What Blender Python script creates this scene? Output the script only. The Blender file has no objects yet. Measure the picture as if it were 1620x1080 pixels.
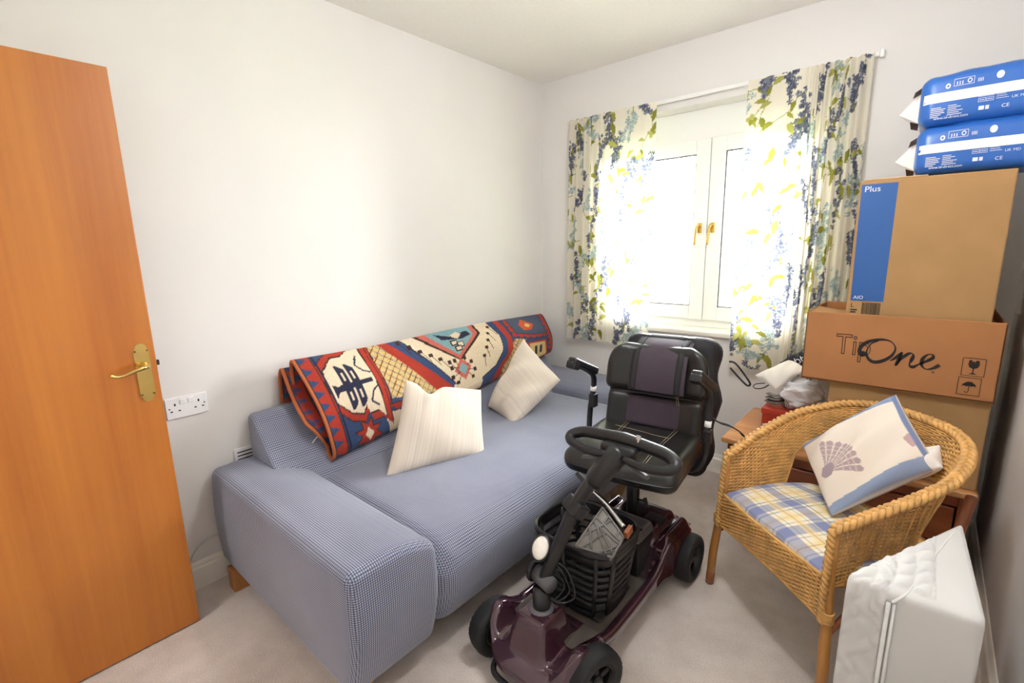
import bpy, bmesh, math, random
import numpy as np
from mathutils import Vector, Matrix
R_ = random.Random(7)
PI = math.pi
scn = bpy.context.scene
COL = scn.collection
# ------------------------------------------------------------------ camera, world, lights, exposure
cam_d = bpy.data.cameras.new('camera'); cam_o = bpy.data.objects.new('camera', cam_d); COL.objects.link(cam_o)
cam_d.sensor_width = 36.0; cam_d.lens = 16.7966; cam_d.clip_start = .02
_R = ((0.75497887, 0.11115204, -0.64626011), (0.65541815, -0.15921484, 0.73829376), (-0.02083134, -0.9809668, -0.19305491))
cam_o.matrix_world = Matrix([[_R[i][0], -_R[i][1], -_R[i][2], (0, 0, 1.408)[i]] for i in range(3)] + [[0, 0, 0, 1]])
scn.camera = cam_o
world = bpy.data.worlds.new('world'); scn.world = world; world.use_nodes = True
bg = world.node_tree.nodes['Background']; bg.inputs[0].default_value = (.95, .975, 1.0, 1); bg.inputs[1].default_value = 40.0
def area(name, loc, rot, sx, sy, power, color=(1, 1, 1), portal=False):
    d = bpy.data.lights.new(name, 'AREA'); d.shape = 'RECTANGLE'; d.size = sx; d.size_y = sy; d.energy = power; d.color = color
    o = bpy.data.objects.new(name, d); COL.objects.link(o); o.location = loc; o.rotation_euler = rot
    if portal: d.cycles.is_portal = True
    return o
area('window_daylight_portal', (-1.06, 3.30, 1.53), (-PI / 2, 0, 0), 1.75, 1.5, 1, portal=True)
scn.view_settings.view_transform = 'Standard'; scn.view_settings.look = 'None'
scn.view_settings.exposure = 0.55; scn.view_settings.gamma = 1.0
PENDANT_FILL_W = 27.0  # power of the added pendant fill
HALL_FILL_W = 12.0  # power of the added fill light in the hall
scn.cycles.max_bounces = 10; scn.cycles.diffuse_bounces = 6; scn.cycles.transmission_bounces = 8; scn.cycles.transparent_max_bounces = 12
scn.cycles.sample_clamp_indirect = 8.0
XL, XR, YB, YF, ZC = -2.237, .285, 2.927, -.42, 2.535

# ------------------------------------------------------------------ materials
def lin(c):
    return tuple(((v / 255) / 12.92 if v / 255 <= .04045 else ((v / 255 + .055) / 1.055) ** 2.4) for v in c)
class N:
    def __init__(s, name):
        s.m = bpy.data.materials.new(name); s.m.use_nodes = True; s.t = s.m.node_tree
        s.b = s.t.nodes['Principled BSDF']; s.out = s.t.nodes['Material Output']
    def n(s, typ, **kw):
        nd = s.t.nodes.new(typ)
        for k, v in kw.items():
            if k.startswith('_'): setattr(nd, k[1:], v)
            else:
                key = int(k[1:]) if k[0] == 'i' and k[1:].isdigit() else k
                nd.inputs[key].default_value = v
        return nd
    def l(s, a, b): s.t.links.new(a, b)
    def obj(s): return s.n('ShaderNodeTexCoord').outputs['Object']
    def noise(s, vec, scale, detail=2, rough=.5, stretch=None):
        if stretch:
            mp = s.n('ShaderNodeMapping'); mp.inputs['Scale'].default_value = stretch; s.l(vec, mp.inputs[0]); vec = mp.outputs[0]
        nd = s.n('ShaderNodeTexNoise'); nd.inputs['Scale'].default_value = scale; nd.inputs['Detail'].default_value = detail; nd.inputs['Roughness'].default_value = rough
        s.l(vec, nd.inputs['Vector']); return nd.outputs[0]
    def ramp(s, fac, stops, const=False):
        r = s.n('ShaderNodeValToRGB'); e = r.color_ramp.elements
        if const: r.color_ramp.interpolation = 'CONSTANT'
        while len(e) < len(stops): e.new(.5)
        for k, (p, c) in enumerate(stops): e[k].position = p; e[k].color = (*c, 1)
        s.l(fac, r.inputs[0]); return r.outputs[0]
    def math(s, op, a, b=None):
        nd = s.n('ShaderNodeMath', _operation=op)
        for k, v in enumerate((a, b)):
            if v is None: continue
            if isinstance(v, (int, float)): nd.inputs[k].default_value = v
            else: s.l(v, nd.inputs[k])
        return nd.outputs[0]
    def bump(s, h, strength=.3, dist=.002):
        b = s.n('ShaderNodeBump'); b.inputs['Strength'].default_value = strength; b.inputs['Distance'].default_value = dist
        s.l(h, b.inputs['Height']); s.l(b.outputs[0], s.b.inputs['Normal'])
    def set(s, rough=.6, metal=0, spec=.5, coat=0, sheen=0):
        s.b.inputs['Roughness'].default_value = rough; s.b.inputs['Metallic'].default_value = metal
        s.b.inputs['Specular IOR Level'].default_value = spec; s.b.inputs['Coat Weight'].default_value = coat
        s.b.inputs['Sheen Weight'].default_value = sheen
        return s
    def col(s, c):
        if isinstance(c, tuple): s.b.inputs['Base Color'].default_value = (*c, 1)
        else: s.l(c, s.b.inputs['Base Color'])
        return s
def simple(name, rgb, rough=.6, metal=0, var=.08, scale=30, bump=0, spec=.5, coat=0, sheen=0, bdist=.001):
    m = N(name); m.set(rough, metal, spec, coat, sheen); c = lin(rgb)
    f = m.noise(m.obj(), scale, 3)
    m.col(m.ramp(f, [(.3, tuple(v * (1 - var) for v in c)), (.7, tuple(min(1, v * (1 + var)) for v in c))]))
    if bump: m.bump(m.noise(m.obj(), scale * 3, 3), bump, bdist)
    return m.m
def wood(name, c0, c1, axis, rough=.35, scale=1.0, coat=.2):
    m = N(name); m.set(rough, coat=coat); st = [14 * scale] * 3; st[axis] = .7 * scale
    f = m.noise(m.obj(), 2.2, 5, .6, tuple(st)); st2 = [120 * scale] * 3; st2[axis] = 3 * scale
    g = m.noise(m.obj(), 1.5, 3, .5, tuple(st2))
    mx = m.math('ADD', m.math('MULTIPLY', f, .75), m.math('MULTIPLY', g, .25))
    m.col(m.ramp(mx, [(.32, lin(c0)), (.68, lin(c1))])); m.bump(g, .05, .0005); return m.m
M = {}
M['wall'] = simple('wall_paint', (228, 225, 222), .85, var=.012, scale=3, bump=.06, spec=.2)
M['ceiling'] = simple('ceiling_paint', (240, 237, 232), .9, var=.02, scale=60, bump=.25, spec=.1)
M['trim'] = simple('gloss_trim_paint', (240, 236, 226), .35, var=.02, scale=5)
M['upvc'] = simple('white_upvc', (240, 240, 238), .3, var=.01, scale=5)
M['gasket'] = simple('dark_gasket', (60, 52, 55), .6)
def carpet():
    m = N('carpet_pile'); m.set(.95, spec=.1, sheen=.2); o = m.obj()
    a = m.noise(o, 260, 2, .6); b = m.noise(o, 5, 3, .6)
    mx = m.math('ADD', m.math('MULTIPLY', a, .55), m.math('MULTIPLY', b, .45))
    m.col(m.ramp(mx, [(.3, lin((180, 165, 156))), (.55, lin((217, 205, 197))), (.75, lin((238, 228, 222)))]))
    m.bump(m.noise(o, 420, 2, .7), .6, .004); return m.m
M['carpet'] = carpet()
M['door'] = wood('door_veneer', (166, 92, 28), (192, 120, 42), 2, .30, .30, .4)
M['pine'] = wood('pine_wood', (172, 106, 56), (220, 164, 106), 0, .35, .6, .3)
M['pine_dark'] = wood('pine_front', (122, 58, 26), (170, 92, 46), 0, .35, .6, .2)
M['leg_wood'] = wood('sofa_leg_wood', (150, 92, 44), (186, 124, 66), 2, .4)
M['brass'] = simple('polished_brass', (214, 184, 112), .22, 1, .03)
M['brass_dark'] = simple('brass_screw', (128, 104, 60), .35, 1)
M['steel_dark'] = simple('dark_steel', (70, 66, 64), .4, .8)
M['chrome'] = simple('chrome', (215, 212, 208), .18, 1, .02)
M['plastic_white'] = simple('white_plastic', (238, 237, 238), .3, var=.01)
M['hole'] = simple('dark_hole', (28, 26, 26), .7)
M['cable'] = simple('grey_white_cable', (205, 203, 200), .5)
def weave(name, dark, light, k, lo=-.1, hi=.5, fade=None):
    m = N(name); m.set(.9, spec=.15, sheen=.25); o = m.obj()
    sc = m.n('ShaderNodeVectorMath', _operation='SCALE'); sc.inputs['Scale'].default_value = k; m.l(o, sc.inputs[0])
    sn = m.n('ShaderNodeVectorMath', _operation='SINE'); m.l(sc.outputs[0], sn.inputs[0])
    ab = m.n('ShaderNodeVectorMath', _operation='ABSOLUTE'); m.l(sn.outputs[0], ab.inputs[0])
    sp = m.n('ShaderNodeSeparateXYZ'); m.l(ab.outputs[0], sp.inputs[0]); x, y, z = sp.outputs
    g = m.n('ShaderNodeNewGeometry'); na = m.n('ShaderNodeVectorMath', _operation='ABSOLUTE'); m.l(g.outputs['True Normal'], na.inputs[0])
    ns = m.n('ShaderNodeSeparateXYZ'); m.l(na.outputs[0], ns.inputs[0])
    t = [m.math('MULTIPLY', m.math('POWER', ns.outputs[i], 2.0), m.math('MULTIPLY', a, b)) for i, (a, b) in enumerate(((y, z), (x, z), (x, y)))]
    p = m.math('ADD', m.math('ADD', t[0], t[1]), t[2])
    fl = m.math('ADD', p, m.math('MULTIPLY', m.math('SUBTRACT', m.noise(o, 2.5, 3), .5), .35))
    m.col(m.ramp(fl, [(lo, lin(dark)) if lo > 0 else (0.05, lin(dark)), (hi, lin(light))])); m.bump(p, .35, .0015); return m.m
M['sofa'] = weave('blue_grey_sofa_weave', (66, 74, 102), (168, 170, 184), PI / .0072, .10, .75)
def stripe_cloth(name, c0, c1):
    m = N(name); m.set(.9, spec=.1, sheen=.2); a = m.n('ShaderNodeAttribute', _attribute_name='col')
    m.l(a.outputs['Color'], m.b.inputs['Base Color']); m.bump(m.noise(m.obj(), 500, 2), .25, .001); return m.m
M['attr_cloth'] = stripe_cloth('printed_cloth', 0, 0)
def rugmat():
    m = N('woven_rug_wool'); m.set(.95, spec=.08, sheen=.1); a = m.n('ShaderNodeAttribute', _attribute_name='col')
    f = m.ramp(m.noise(m.obj(), 240, 2, .6), [(.25, (.68, .68, .68)), (.7, (1.1, 1.1, 1.1))])
    mx = m.n('ShaderNodeMix', _data_type='RGBA', _blend_type='MULTIPLY'); mx.inputs[0].default_value = 1
    m.l(a.outputs['Color'], mx.inputs[6]); m.l(f, mx.inputs[7]); m.l(mx.outputs[2], m.b.inputs['Base Color'])
    m.bump(m.noise(m.obj(), 300, 2), .5, .002); return m.m
M['rug'] = rugmat()
def curtainmat():
    m = N('printed_curtain_cotton'); a = m.n('ShaderNodeAttribute', _attribute_name='col')
    d = m.n('ShaderNodeBsdfDiffuse'); t = m.n('ShaderNodeBsdfTranslucent'); mx = m.n('ShaderNodeMixShader'); mx.inputs[0].default_value = .5
    m.l(a.outputs['Color'], d.inputs[0]); m.l(a.outputs['Color'], t.inputs[0]); m.l(d.outputs[0], mx.inputs[1]); m.l(t.outputs[0], mx.inputs[2])
    m.l(mx.outputs[0], m.out.inputs[0]); return m.m
M['curtain'] = curtainmat()
def glassmat():
    m = N('window_glass'); g = m.n('ShaderNodeBsdfGlossy'); g.inputs['Roughness'].default_value = .02; t = m.n('ShaderNodeBsdfTransparent'); fr = m.n('ShaderNodeFresnel'); fr.inputs[0].default_value = 1.45
    mx = m.n('ShaderNodeMixShader'); m.l(fr.outputs[0], mx.inputs[0]); m.l(t.outputs[0], mx.inputs[1]); m.l(g.outputs[0], mx.inputs[2]); m.l(mx.outputs[0], m.out.inputs[0]); return m.m
M['glass'] = glassmat()
M['black_plastic'] = simple('black_plastic', (24, 23, 25), .38, var=.15, scale=20, bump=.1)
M['grey_plastic'] = simple('grey_plastic', (84, 82, 84), .4, var=.08)
M['rubber'] = simple('tyre_rubber', (24, 24, 26), .7, var=.2, scale=60, bump=.2)
M['vinyl'] = simple('black_vinyl', (27, 26, 25), .36, var=.35, scale=9, bump=.25, bdist=.002)
M['purple_shell'] = simple('plum_metallic_paint', (62, 32, 46), .16, .35, .08, 12, coat=1.0)
M['mat_grey'] = simple('dusty_floor_mat', (72, 64, 58), .9, var=.25, scale=14, bump=.3)
M['plum_cloth'] = simple('plum_nylon', (56, 44, 56), .7, var=.15, scale=12, bump=.15)
M['black_nylon'] = simple('black_nylon', (22, 21, 25), .7, var=.15, scale=40, bump=.2)
M['strap'] = simple('black_webbing', (22, 22, 24), .7)
M['thread'] = simple('cream_thread', (150, 140, 118), .8)
M['spring'] = simple('yellow_spring', (216, 168, 42), .4, .2)
M['lamp_glass'] = simple('lamp_lens', (236, 230, 222), .15, .1, .06, 60)
M['tray_grey'] = simple('tray_grey_plastic', (128, 124, 120), .45, var=.06)
M['cardboard'] = simple('brown_cardboard', (166, 130, 88), .85, var=.05, scale=8, bump=.05, spec=.2)
M['cardboard_orange'] = simple('orange_brown_cardboard', (168, 116, 74), .8, var=.05, scale=8, bump=.05, spec=.25)
M['cardboard_edge'] = simple('raw_cardboard_edge', (205, 172, 128), .9)
M['print_black'] = simple('black_print', (30, 24, 22), .7)
M['print_blue'] = simple('blue_print', (38, 86, 150), .6, var=.02)
M['print_white'] = simple('pale_print', (226, 230, 238), .6)
M['print_tan'] = simple('tan_print', (196, 158, 112), .8)
M['pack_blue'] = simple('blue_plastic_film', (42, 98, 178), .3, var=.08, scale=6, bump=.25, bdist=.004)
M['pack_white'] = simple('white_plastic_film', (238, 234, 236), .35, bump=.3, scale=12, bdist=.004)
M['pack_black'] = simple('dark_brown_film', (44, 24, 26), .4)
M['red_card'] = simple('red_card', (172, 52, 34), .55, var=.05)
M['bag_white'] = simple('white_polythene', (226, 224, 226), .3, var=.05, scale=10, bump=.3, bdist=.004)
M['bag_cream'] = simple('cream_cotton', (232, 227, 218), .85, var=.04, scale=10, bump=.15)
M['paper_grey'] = simple('grey_newsprint', (110, 104, 96), .8, var=.3, scale=40)
M['cane'] = wood('golden_cane', (158, 100, 40), (200, 142, 70), 2, .35, .6, .3)
M['cane_red'] = wood('red_brown_cane', (122, 64, 34), (168, 96, 54), 2, .4, .6)
M['wicker'] = simple('golden_wicker', (204, 156, 90), .5, var=.22, scale=26, bump=.1)
M['mattress'] = simple('white_quilt_cover', (208, 207, 206), .75, var=.02, scale=6, bump=.1)
M['piping'] = simple('white_piping', (216, 215, 212), .6)
M['lawn'] = simple('lawn', (150, 152, 118), .9, var=.3, scale=4)
M['hedge'] = simple('hedge_leaf', (110, 140, 50), .8, var=.4, scale=20)
M['fill_glow'] = simple('fill_globe_glow', (255, 245, 230), .5)  # emissive glow for the added pendant globe
_n = M['fill_glow'].node_tree.nodes['Principled BSDF']; _n.inputs['Emission Color'].default_value = (.95, .97, 1.0, 1); _n.inputs['Emission Strength'].default_value = 4.0
def plaidmat():
    m = N('plaid_cotton'); m.set(.9, spec=.1, sheen=.1); a = m.n('ShaderNodeAttribute', _attribute_name='col'); m.l(a.outputs['Color'], m.b.inputs['Base Color']); m.bump(m.noise(m.obj(), 400, 2), .2, .001); return m.m
M['plaid'] = plaidmat()

# ------------------------------------------------------------------ geometry helpers
ORG = {}
def new(name, verts, faces, mat, parent=None, smooth=False, col=None, base=None):
    V = np.asarray(verts, dtype=float).reshape(-1, 3)
    if parent is not None: o0 = ORG[parent.name]
    elif base is not None: o0 = np.array(base, float)
    else: o0 = np.array([(V[:, 0].min() + V[:, 0].max()) / 2, (V[:, 1].min() + V[:, 1].max()) / 2, V[:, 2].min()])
    me = bpy.data.meshes.new(name); me.from_pydata((V - o0).tolist(), [], [tuple(int(i) for i in f) for f in faces]); me.update()
    if smooth: me.polygons.foreach_set('use_smooth', [True] * len(me.polygons))
    if col is not None:
        at = me.attributes.new('col', 'FLOAT_COLOR', 'POINT'); c4 = np.ones((len(V), 4), np.float32); c4[:, :3] = np.asarray(col).reshape(-1, 3); at.data.foreach_set('color', c4.ravel())
    for mm in (mat if isinstance(mat, (list, tuple)) else [mat]): me.materials.append(M[mm])
    o = bpy.data.objects.new(name, me); COL.objects.link(o)
    if parent is not None: o.parent = parent
    else: o.location = o0
    ORG[o.name] = o0
    return o
def thing(name, label, cat, base, group=None):
    o = bpy.data.objects.new(name, None); COL.objects.link(o); o.location = base; o.empty_display_size = .1; ORG[o.name] = np.array(base, float)
    return tag(o, label, cat, group)
def tag(o, label, cat, group=None):
    o['label'] = label; o['category'] = cat
    if group: o['group'] = group
    return o
def struct(o): o['kind'] = 'structure'; return o
def join(parts):
    V, F, n = [], [], 0
    for v, f in parts:
        v = np.asarray(v, float).reshape(-1, 3); V.append(v); F += [tuple(i + n for i in ff) for ff in f]; n += len(v)
    return np.vstack(V), F
def box(x0, x1, y0, y1, z0, z1):
    v = [(x, y, z) for x in (x0, x1) for y in (y0, y1) for z in (z0, z1)]
    return np.array(v, float), [(0, 1, 3, 2), (4, 6, 7, 5), (0, 4, 5, 1), (2, 3, 7, 6), (0, 2, 6, 4), (1, 5, 7, 3)]
def rbox(x0, x1, y0, y1, z0, z1, r=.01, seg=3, sub=0):
    bm = bmesh.new(); bmesh.ops.create_cube(bm, size=1)
    for v in bm.verts: v.co = Vector(((x0 + x1) / 2 + v.co.x * (x1 - x0), (y0 + y1) / 2 + v.co.y * (y1 - y0), (z0 + z1) / 2 + v.co.z * (z1 - z0)))
    if sub: bmesh.ops.subdivide_edges(bm, edges=bm.edges[:], cuts=sub, use_grid_fill=True)
    es = bm.edges[:] if not sub else [e for e in bm.edges if e.calc_face_angle(0) > .5]
    bmesh.ops.bevel(bm, geom=es, offset=r, segments=seg, profile=.5, affect='EDGES', clamp_overlap=True)
    bm.verts.index_update(); V = np.array([v.co[:] for v in bm.verts]); F = [tuple(v.index for v in f.verts) for f in bm.faces]; bm.free(); return V, F
def rot(vf, ang, axis='Z', c=(0, 0, 0)):
    V, F = vf; m = np.array(Matrix.Rotation(ang, 3, axis)); c = np.array(c, float); return (np.asarray(V) - c) @ m.T + c, F
def xf(vf, m, t=(0, 0, 0)): V, F = vf; return np.asarray(V) @ np.array(m).T + np.array(t), F
def catmull(P, n=8, closed=False):
    P = [np.array(p, float) for p in P]; out = []; L = len(P)
    rng = range(L) if closed else range(L - 1)
    for i in rng:
        if closed: a, b, c, d = P[i - 1], P[i], P[(i + 1) % L], P[(i + 2) % L]
        else: a, b, c, d = P[max(i - 1, 0)], P[i], P[i + 1], P[min(i + 2, L - 1)]
        for k in range(n):
            t = k / n; out.append(.5 * ((2 * b) + (-a + c) * t + (2 * a - 5 * b + 4 * c - d) * t * t + (-a + 3 * b - 3 * c + d) * t ** 3))
    if not closed: out.append(P[-1])
    return np.array(out)
def tube(P, r, sides=8, closed=False, cap=True, flat=None):
    P = np.asarray(P, float); n = len(P); rr = np.broadcast_to(np.asarray(r, float), (n,))
    T = np.gradient(P, axis=0) if not closed else (np.roll(P, -1, 0) - np.roll(P, 1, 0)); T /= np.linalg.norm(T, axis=1)[:, None] + 1e-12
    up = np.array([0, 0, 1.]) if abs(T[0][2]) < .9 else np.array([1., 0, 0]); Nn = up - T[0] * (up @ T[0]); Nn /= np.linalg.norm(Nn)
    V = []; a = np.linspace(0, 2 * PI, sides, endpoint=False); fl = flat or (1, 1)
    for i in range(n):
        Nn = Nn - T[i] * (Nn @ T[i]); Nn /= np.linalg.norm(Nn) + 1e-12; B = np.cross(T[i], Nn)
        V.append(P[i] + rr[i] * (np.outer(np.cos(a) * fl[0], Nn) + np.outer(np.sin(a) * fl[1], B)))
    V = np.vstack(V); F = []
    for i in range(n if closed else n - 1):
        for k in range(sides):
            j = (i + 1) % n; F.append((i * sides + k, i * sides + (k + 1) % sides, j * sides + (k + 1) % sides, j * sides + k))
    if cap and not closed: F += [tuple(range(sides - 1, -1, -1)), tuple((n - 1) * sides + k for k in range(sides))]
    return V, F
def lathe(prof, axis='Z', c=(0, 0, 0), seg=32, mod=None):
    """prof: list of (r, h); revolve about axis through c"""
    V = []; a = np.linspace(0, 2 * PI, seg, endpoint=False); m = len(prof)
    for k, (r, h) in enumerate(prof):
        rr = r + (mod(a, k) if mod else 0 * a); p = np.stack([rr * np.cos(a), rr * np.sin(a), 0 * a + h], 1)
        if axis == 'X': p = p[:, [2, 0, 1]]
        elif axis == 'Y': p = p[:, [1, 2, 0]]
        V.append(p)
    V = np.vstack(V) + np.array(c, float); F = []
    for i in range(m - 1):
        for k in range(seg): F.append((i * seg + k, i * seg + (k + 1) % seg, (i + 1) * seg + (k + 1) % seg, (i + 1) * seg + k))
    if prof[0][0] > 0: F.append(tuple(range(seg - 1, -1, -1)))
    if prof[-1][0] > 0: F.append(tuple((m - 1) * seg + k for k in range(seg)))
    return V, F
def cyl(p, q, r, sides=16, r2=None):
    return tube([p, q], [r, r if r2 is None else r2], sides)
def gridf(ni, nj):
    return [(i * nj + j, (i + 1) * nj + j, (i + 1) * nj + j + 1, i * nj + j + 1) for i in range(ni - 1) for j in range(nj - 1)]
def prism(poly, y0, y1, axis='Y'):
    """poly of (a,b) extruded along axis; axis Y: (x,z); X: (y,z); Z: (x,y)"""
    n = len(poly); V = []
    for h in (y0, y1):
        for a, b in poly: V.append({'Y': (a, h, b), 'X': (h, a, b), 'Z': (a, b, h)}[axis])
    F = [tuple(range(n)), tuple(range(2 * n - 1, n - 1, -1))] + [(i, i + n, (i + 1) % n + n, (i + 1) % n) for i in range(n)]
    return V, F
def decal(polys, o, ux, uz, off=.0008, th=.0004):
    """flat polygons in a plane: each poly list of (a,b) metres; o origin, ux/uz unit vectors"""
    o, ux, uz = (np.array(k, float) for k in (o, ux, uz)); nn = np.cross(ux, uz); parts = []
    for p in polys:
        n = len(p); V = [o + ux * a + uz * b + nn * off for a, b in p]; parts.append((V, [tuple(range(n))]))
    return join(parts)
def rect(a, b, c, d): return [(a, b), (c, b), (c, d), (a, d)]
def ring(cx, cy, r0, r1, n=24, a0=0, a1=2 * PI):
    return [[(cx + rr * math.cos(t), cy + rr * math.sin(t)) for rr, t in ((r0, s), (r1, s), (r1, e), (r0, e))] for s, e in [(a0 + (a1 - a0) * k / n, a0 + (a1 - a0) * (k + 1) / n) for k in range(n)]]
def ribbon(P, w):
    P = np.asarray(P, float); w = np.broadcast_to(w, (len(P),)); T = np.gradient(P, axis=0); T /= np.linalg.norm(T, axis=1)[:, None] + 1e-9; Nn = np.c_[-T[:, 1], T[:, 0]]
    A = P + Nn * w[:, None] / 2; B = P - Nn * w[:, None] / 2
    return [[tuple(B[i]), tuple(B[i + 1]), tuple(A[i + 1]), tuple(A[i])] for i in range(len(P) - 1)]
def text(name, s, o, ux, uz, size, mat, parent, outline=0, shear=0, off=.0009, width=None, align='LEFT', ext=0):
    cu = bpy.data.curves.new(name, 'FONT'); cu.body = s; cu.size = size; cu.shear = shear; cu.align_x = align; cu.resolution_u = 3
    if outline: cu.fill_mode = 'NONE'; cu.bevel_depth = outline; cu.bevel_resolution = 0
    t = bpy.data.objects.new(name, cu); COL.objects.link(t); bpy.context.view_layer.update()
    dg = bpy.context.evaluated_depsgraph_get(); me = bpy.data.meshes.new_from_object(t.evaluated_get(dg)); COL.objects.unlink(t)
    co = np.empty(len(me.vertices) * 3); me.vertices.foreach_get('co', co); co = co.reshape(-1, 3); F = [tuple(p.vertices) for p in me.polygons]
    if width: co[:, 0] *= width / max(1e-6, co[:, 0].max() - co[:, 0].min())
    o, ux, uz = (np.array(k, float) for k in (o, ux, uz)); nn = np.cross(ux, uz); zz = np.clip(co[:, 2], -.0005, .0005)
    W = o + np.outer(co[:, 0], ux) + np.outer(co[:, 1], uz) + np.outer(off + zz, nn)
    return new(name, W, F, mat, parent)
class Canvas:
    def __init__(s, w, h, cell, bgc):
        s.nx = int(round(w / cell)) + 1; s.ny = int(round(h / cell)) + 1; s.w, s.h = w, h
        s.X, s.Y = np.meshgrid(np.linspace(0, w, s.nx), np.linspace(0, h, s.ny), indexing='ij'); s.a = np.zeros((s.nx, s.ny, 3)); s.a[:] = lin(bgc)
    def win(s, x0, x1, y0, y1):
        i0 = max(0, int((x0 / s.w) * (s.nx - 1))); i1 = min(s.nx, int((x1 / s.w) * (s.nx - 1)) + 2); j0 = max(0, int((y0 / s.h) * (s.ny - 1))); j1 = min(s.ny, int((y1 / s.h) * (s.ny - 1)) + 2)
        return slice(i0, max(i1, i0)), slice(j0, max(j1, j0))
    def poly(s, P, c, mask=None):
        P = np.asarray(P, float); I, J = s.win(P[:, 0].min(), P[:, 0].max(), P[:, 1].min(), P[:, 1].max()); X, Y = s.X[I, J], s.Y[I, J]
        if X.size == 0: return
        ins = np.zeros(X.shape, bool); n = len(P)
        for k in range(n):
            x0, y0 = P[k]; x1, y1 = P[(k + 1) % n]
            if y0 == y1: continue
            ins ^= ((y0 > Y) != (y1 > Y)) & (X < (x1 - x0) * (Y - y0) / (y1 - y0) + x0)
        if mask is not None: ins &= mask[I, J]
        s.a[I, J][ins] = lin(c)
    def line(s, P, w, c):
        for (x0, y0), (x1, y1) in zip(P[:-1], P[1:]):
            L = math.hypot(x1 - x0, y1 - y0) + 1e-9; nx, ny = -(y1 - y0) / L * w / 2, (x1 - x0) / L * w / 2
            s.poly([(x0 + nx, y0 + ny), (x1 + nx, y1 + ny), (x1 - nx, y1 - ny), (x0 - nx, y0 - ny)], c)
    def blob(s, x, y, rx, ry, ang, c, n=10):
        t = np.linspace(0, 2 * PI, n, endpoint=False); a, b = np.cos(t) * rx, np.sin(t) * ry; s.poly(np.c_[x + a * math.cos(ang) - b * math.sin(ang), y + a * math.sin(ang) + b * math.cos(ang)], c)
def pillow(A, B, Cc, D, th, n=28, pinch=.06, col=None, seed=0, wr=.004, dent=0):
    """corners in order; returns two-sided cushion mesh, first n*n verts = front (normal AB x AD)"""
    A, B, Cc, D = (np.array(k, float) for k in (A, B, Cc, D)); u = np.linspace(-1, 1, n); U, V = np.meshgrid(u, u, indexing='ij'); rs = np.random.RandomState(seed)
    Up = U * (1 - pinch * (1 - V ** 2) * np.abs(U) ** 3); Vp = V * (1 - pinch * (1 - U ** 2) * np.abs(V) ** 3); a, b = (Up + 1) / 2, (Vp + 1) / 2
    P = ((1 - a) * (1 - b))[..., None] * A + (a * (1 - b))[..., None] * B + (a * b)[..., None] * Cc + ((1 - a) * b)[..., None] * D
    nrm = np.cross(B - A, D - A); nrm /= np.linalg.norm(nrm)
    if dent: P = P + (A - D)[None, None] * (dent * np.exp(-((U + .42) / .22) ** 2) * ((V + 1) / 2) ** 5)[..., None] + nrm * (.03 * np.exp(-((U + .42) / .16) ** 2) * ((V + 1) / 2) ** 4)[..., None]
    prof = (np.clip(1 - U ** 2, 0, 1) * np.clip(1 - V ** 2, 0, 1)) ** .42
    w = sum(rs.normal() * np.sin(rs.uniform(2, 7) * U + rs.uniform(2, 7) * V + rs.uniform(0, 6)) for _ in range(5)) * wr
    f = P + nrm * ((th / 2 * prof) + w * prof)[..., None]; bk = P - nrm * (th / 2 * prof * .9)[..., None]
    F = gridf(n, n); F2 = [tuple(i + n * n for i in reversed(q)) for q in F]
    V2 = np.vstack([f.reshape(-1, 3), bk.reshape(-1, 3)]); bmv = V2
    return bmv, F + F2
def weld(o, d=.0004):
    bm = bmesh.new(); bm.from_mesh(o.data); bmesh.ops.remove_doubles(bm, verts=bm.verts[:], dist=d); bm.to_mesh(o.data); bm.free(); return o

# ------------------------------------------------------------------ the room
T = .12
struct(new('floor', *box(XL - .3, XR + .3, YF - 1.3, YB + .3, -.1, 0), 'carpet'))
struct(new('ceiling', *box(XL - .3, XR + .3, YF - 1.3, YB + .3, ZC, ZC + .1), 'ceiling'))
struct(new('wall_left', *box(XL - T, XL, YF - 1.3, YB + .3, 0, ZC), 'wall'))
struct(new('wall_right', *box(XR, XR + T, YF - 1.3, YB + .3, 0, ZC), 'wall'))
WX0, WX1, WZ0, WZ1 = -1.80, -.42, .885, 2.19
struct(new('wall_back', *join([box(XL, WX0, YB, YB + .3, 0, ZC), box(WX1, XR, YB, YB + .3, 0, ZC), box(WX0, WX1, YB, YB + .3, 0, WZ0 - .03), box(WX0, WX1, YB, YB + .3, WZ1, ZC)]), 'wall'))
DX0, DX1 = -2.06, -1.27
struct(new('wall_front', *join([box(XL, DX0, YF - .1, YF, 0, ZC), box(DX1, XR, YF - .1, YF, 0, ZC), box(DX0, DX1, YF - .1, YF, 2.0, ZC)]), 'wall'))
struct(new('wall_hall', *box(XL - .3, XR + .3, YF - 1.3, YF - 1.2, 0, ZC), 'wall'))
area('hall_fill_light', (-1.4, YF - .65, 2.45), (0, 0, 0), .3, .3, HALL_FILL_W, (1, .96, .92))  # added unseen light in the hall, brightens the room through the doorway
SK = [(0, 0), (.016, 0), (.016, .088), (.013, .094), (.0095, .098), (.0095, .104), (.006, .114), (.0035, .118), (0, .118)]
struct(new('baseboard_left', *prism([(XL + a, b) for a, b in SK], YF, YB), 'trim'))
struct(new('baseboard_right', *prism([(XR - a, b) for a, b in SK], YF, YB), 'trim'))
struct(new('baseboard_back', *prism([(YB - a, b) for a, b in SK], XL, XR, 'X'), 'trim'))
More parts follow.
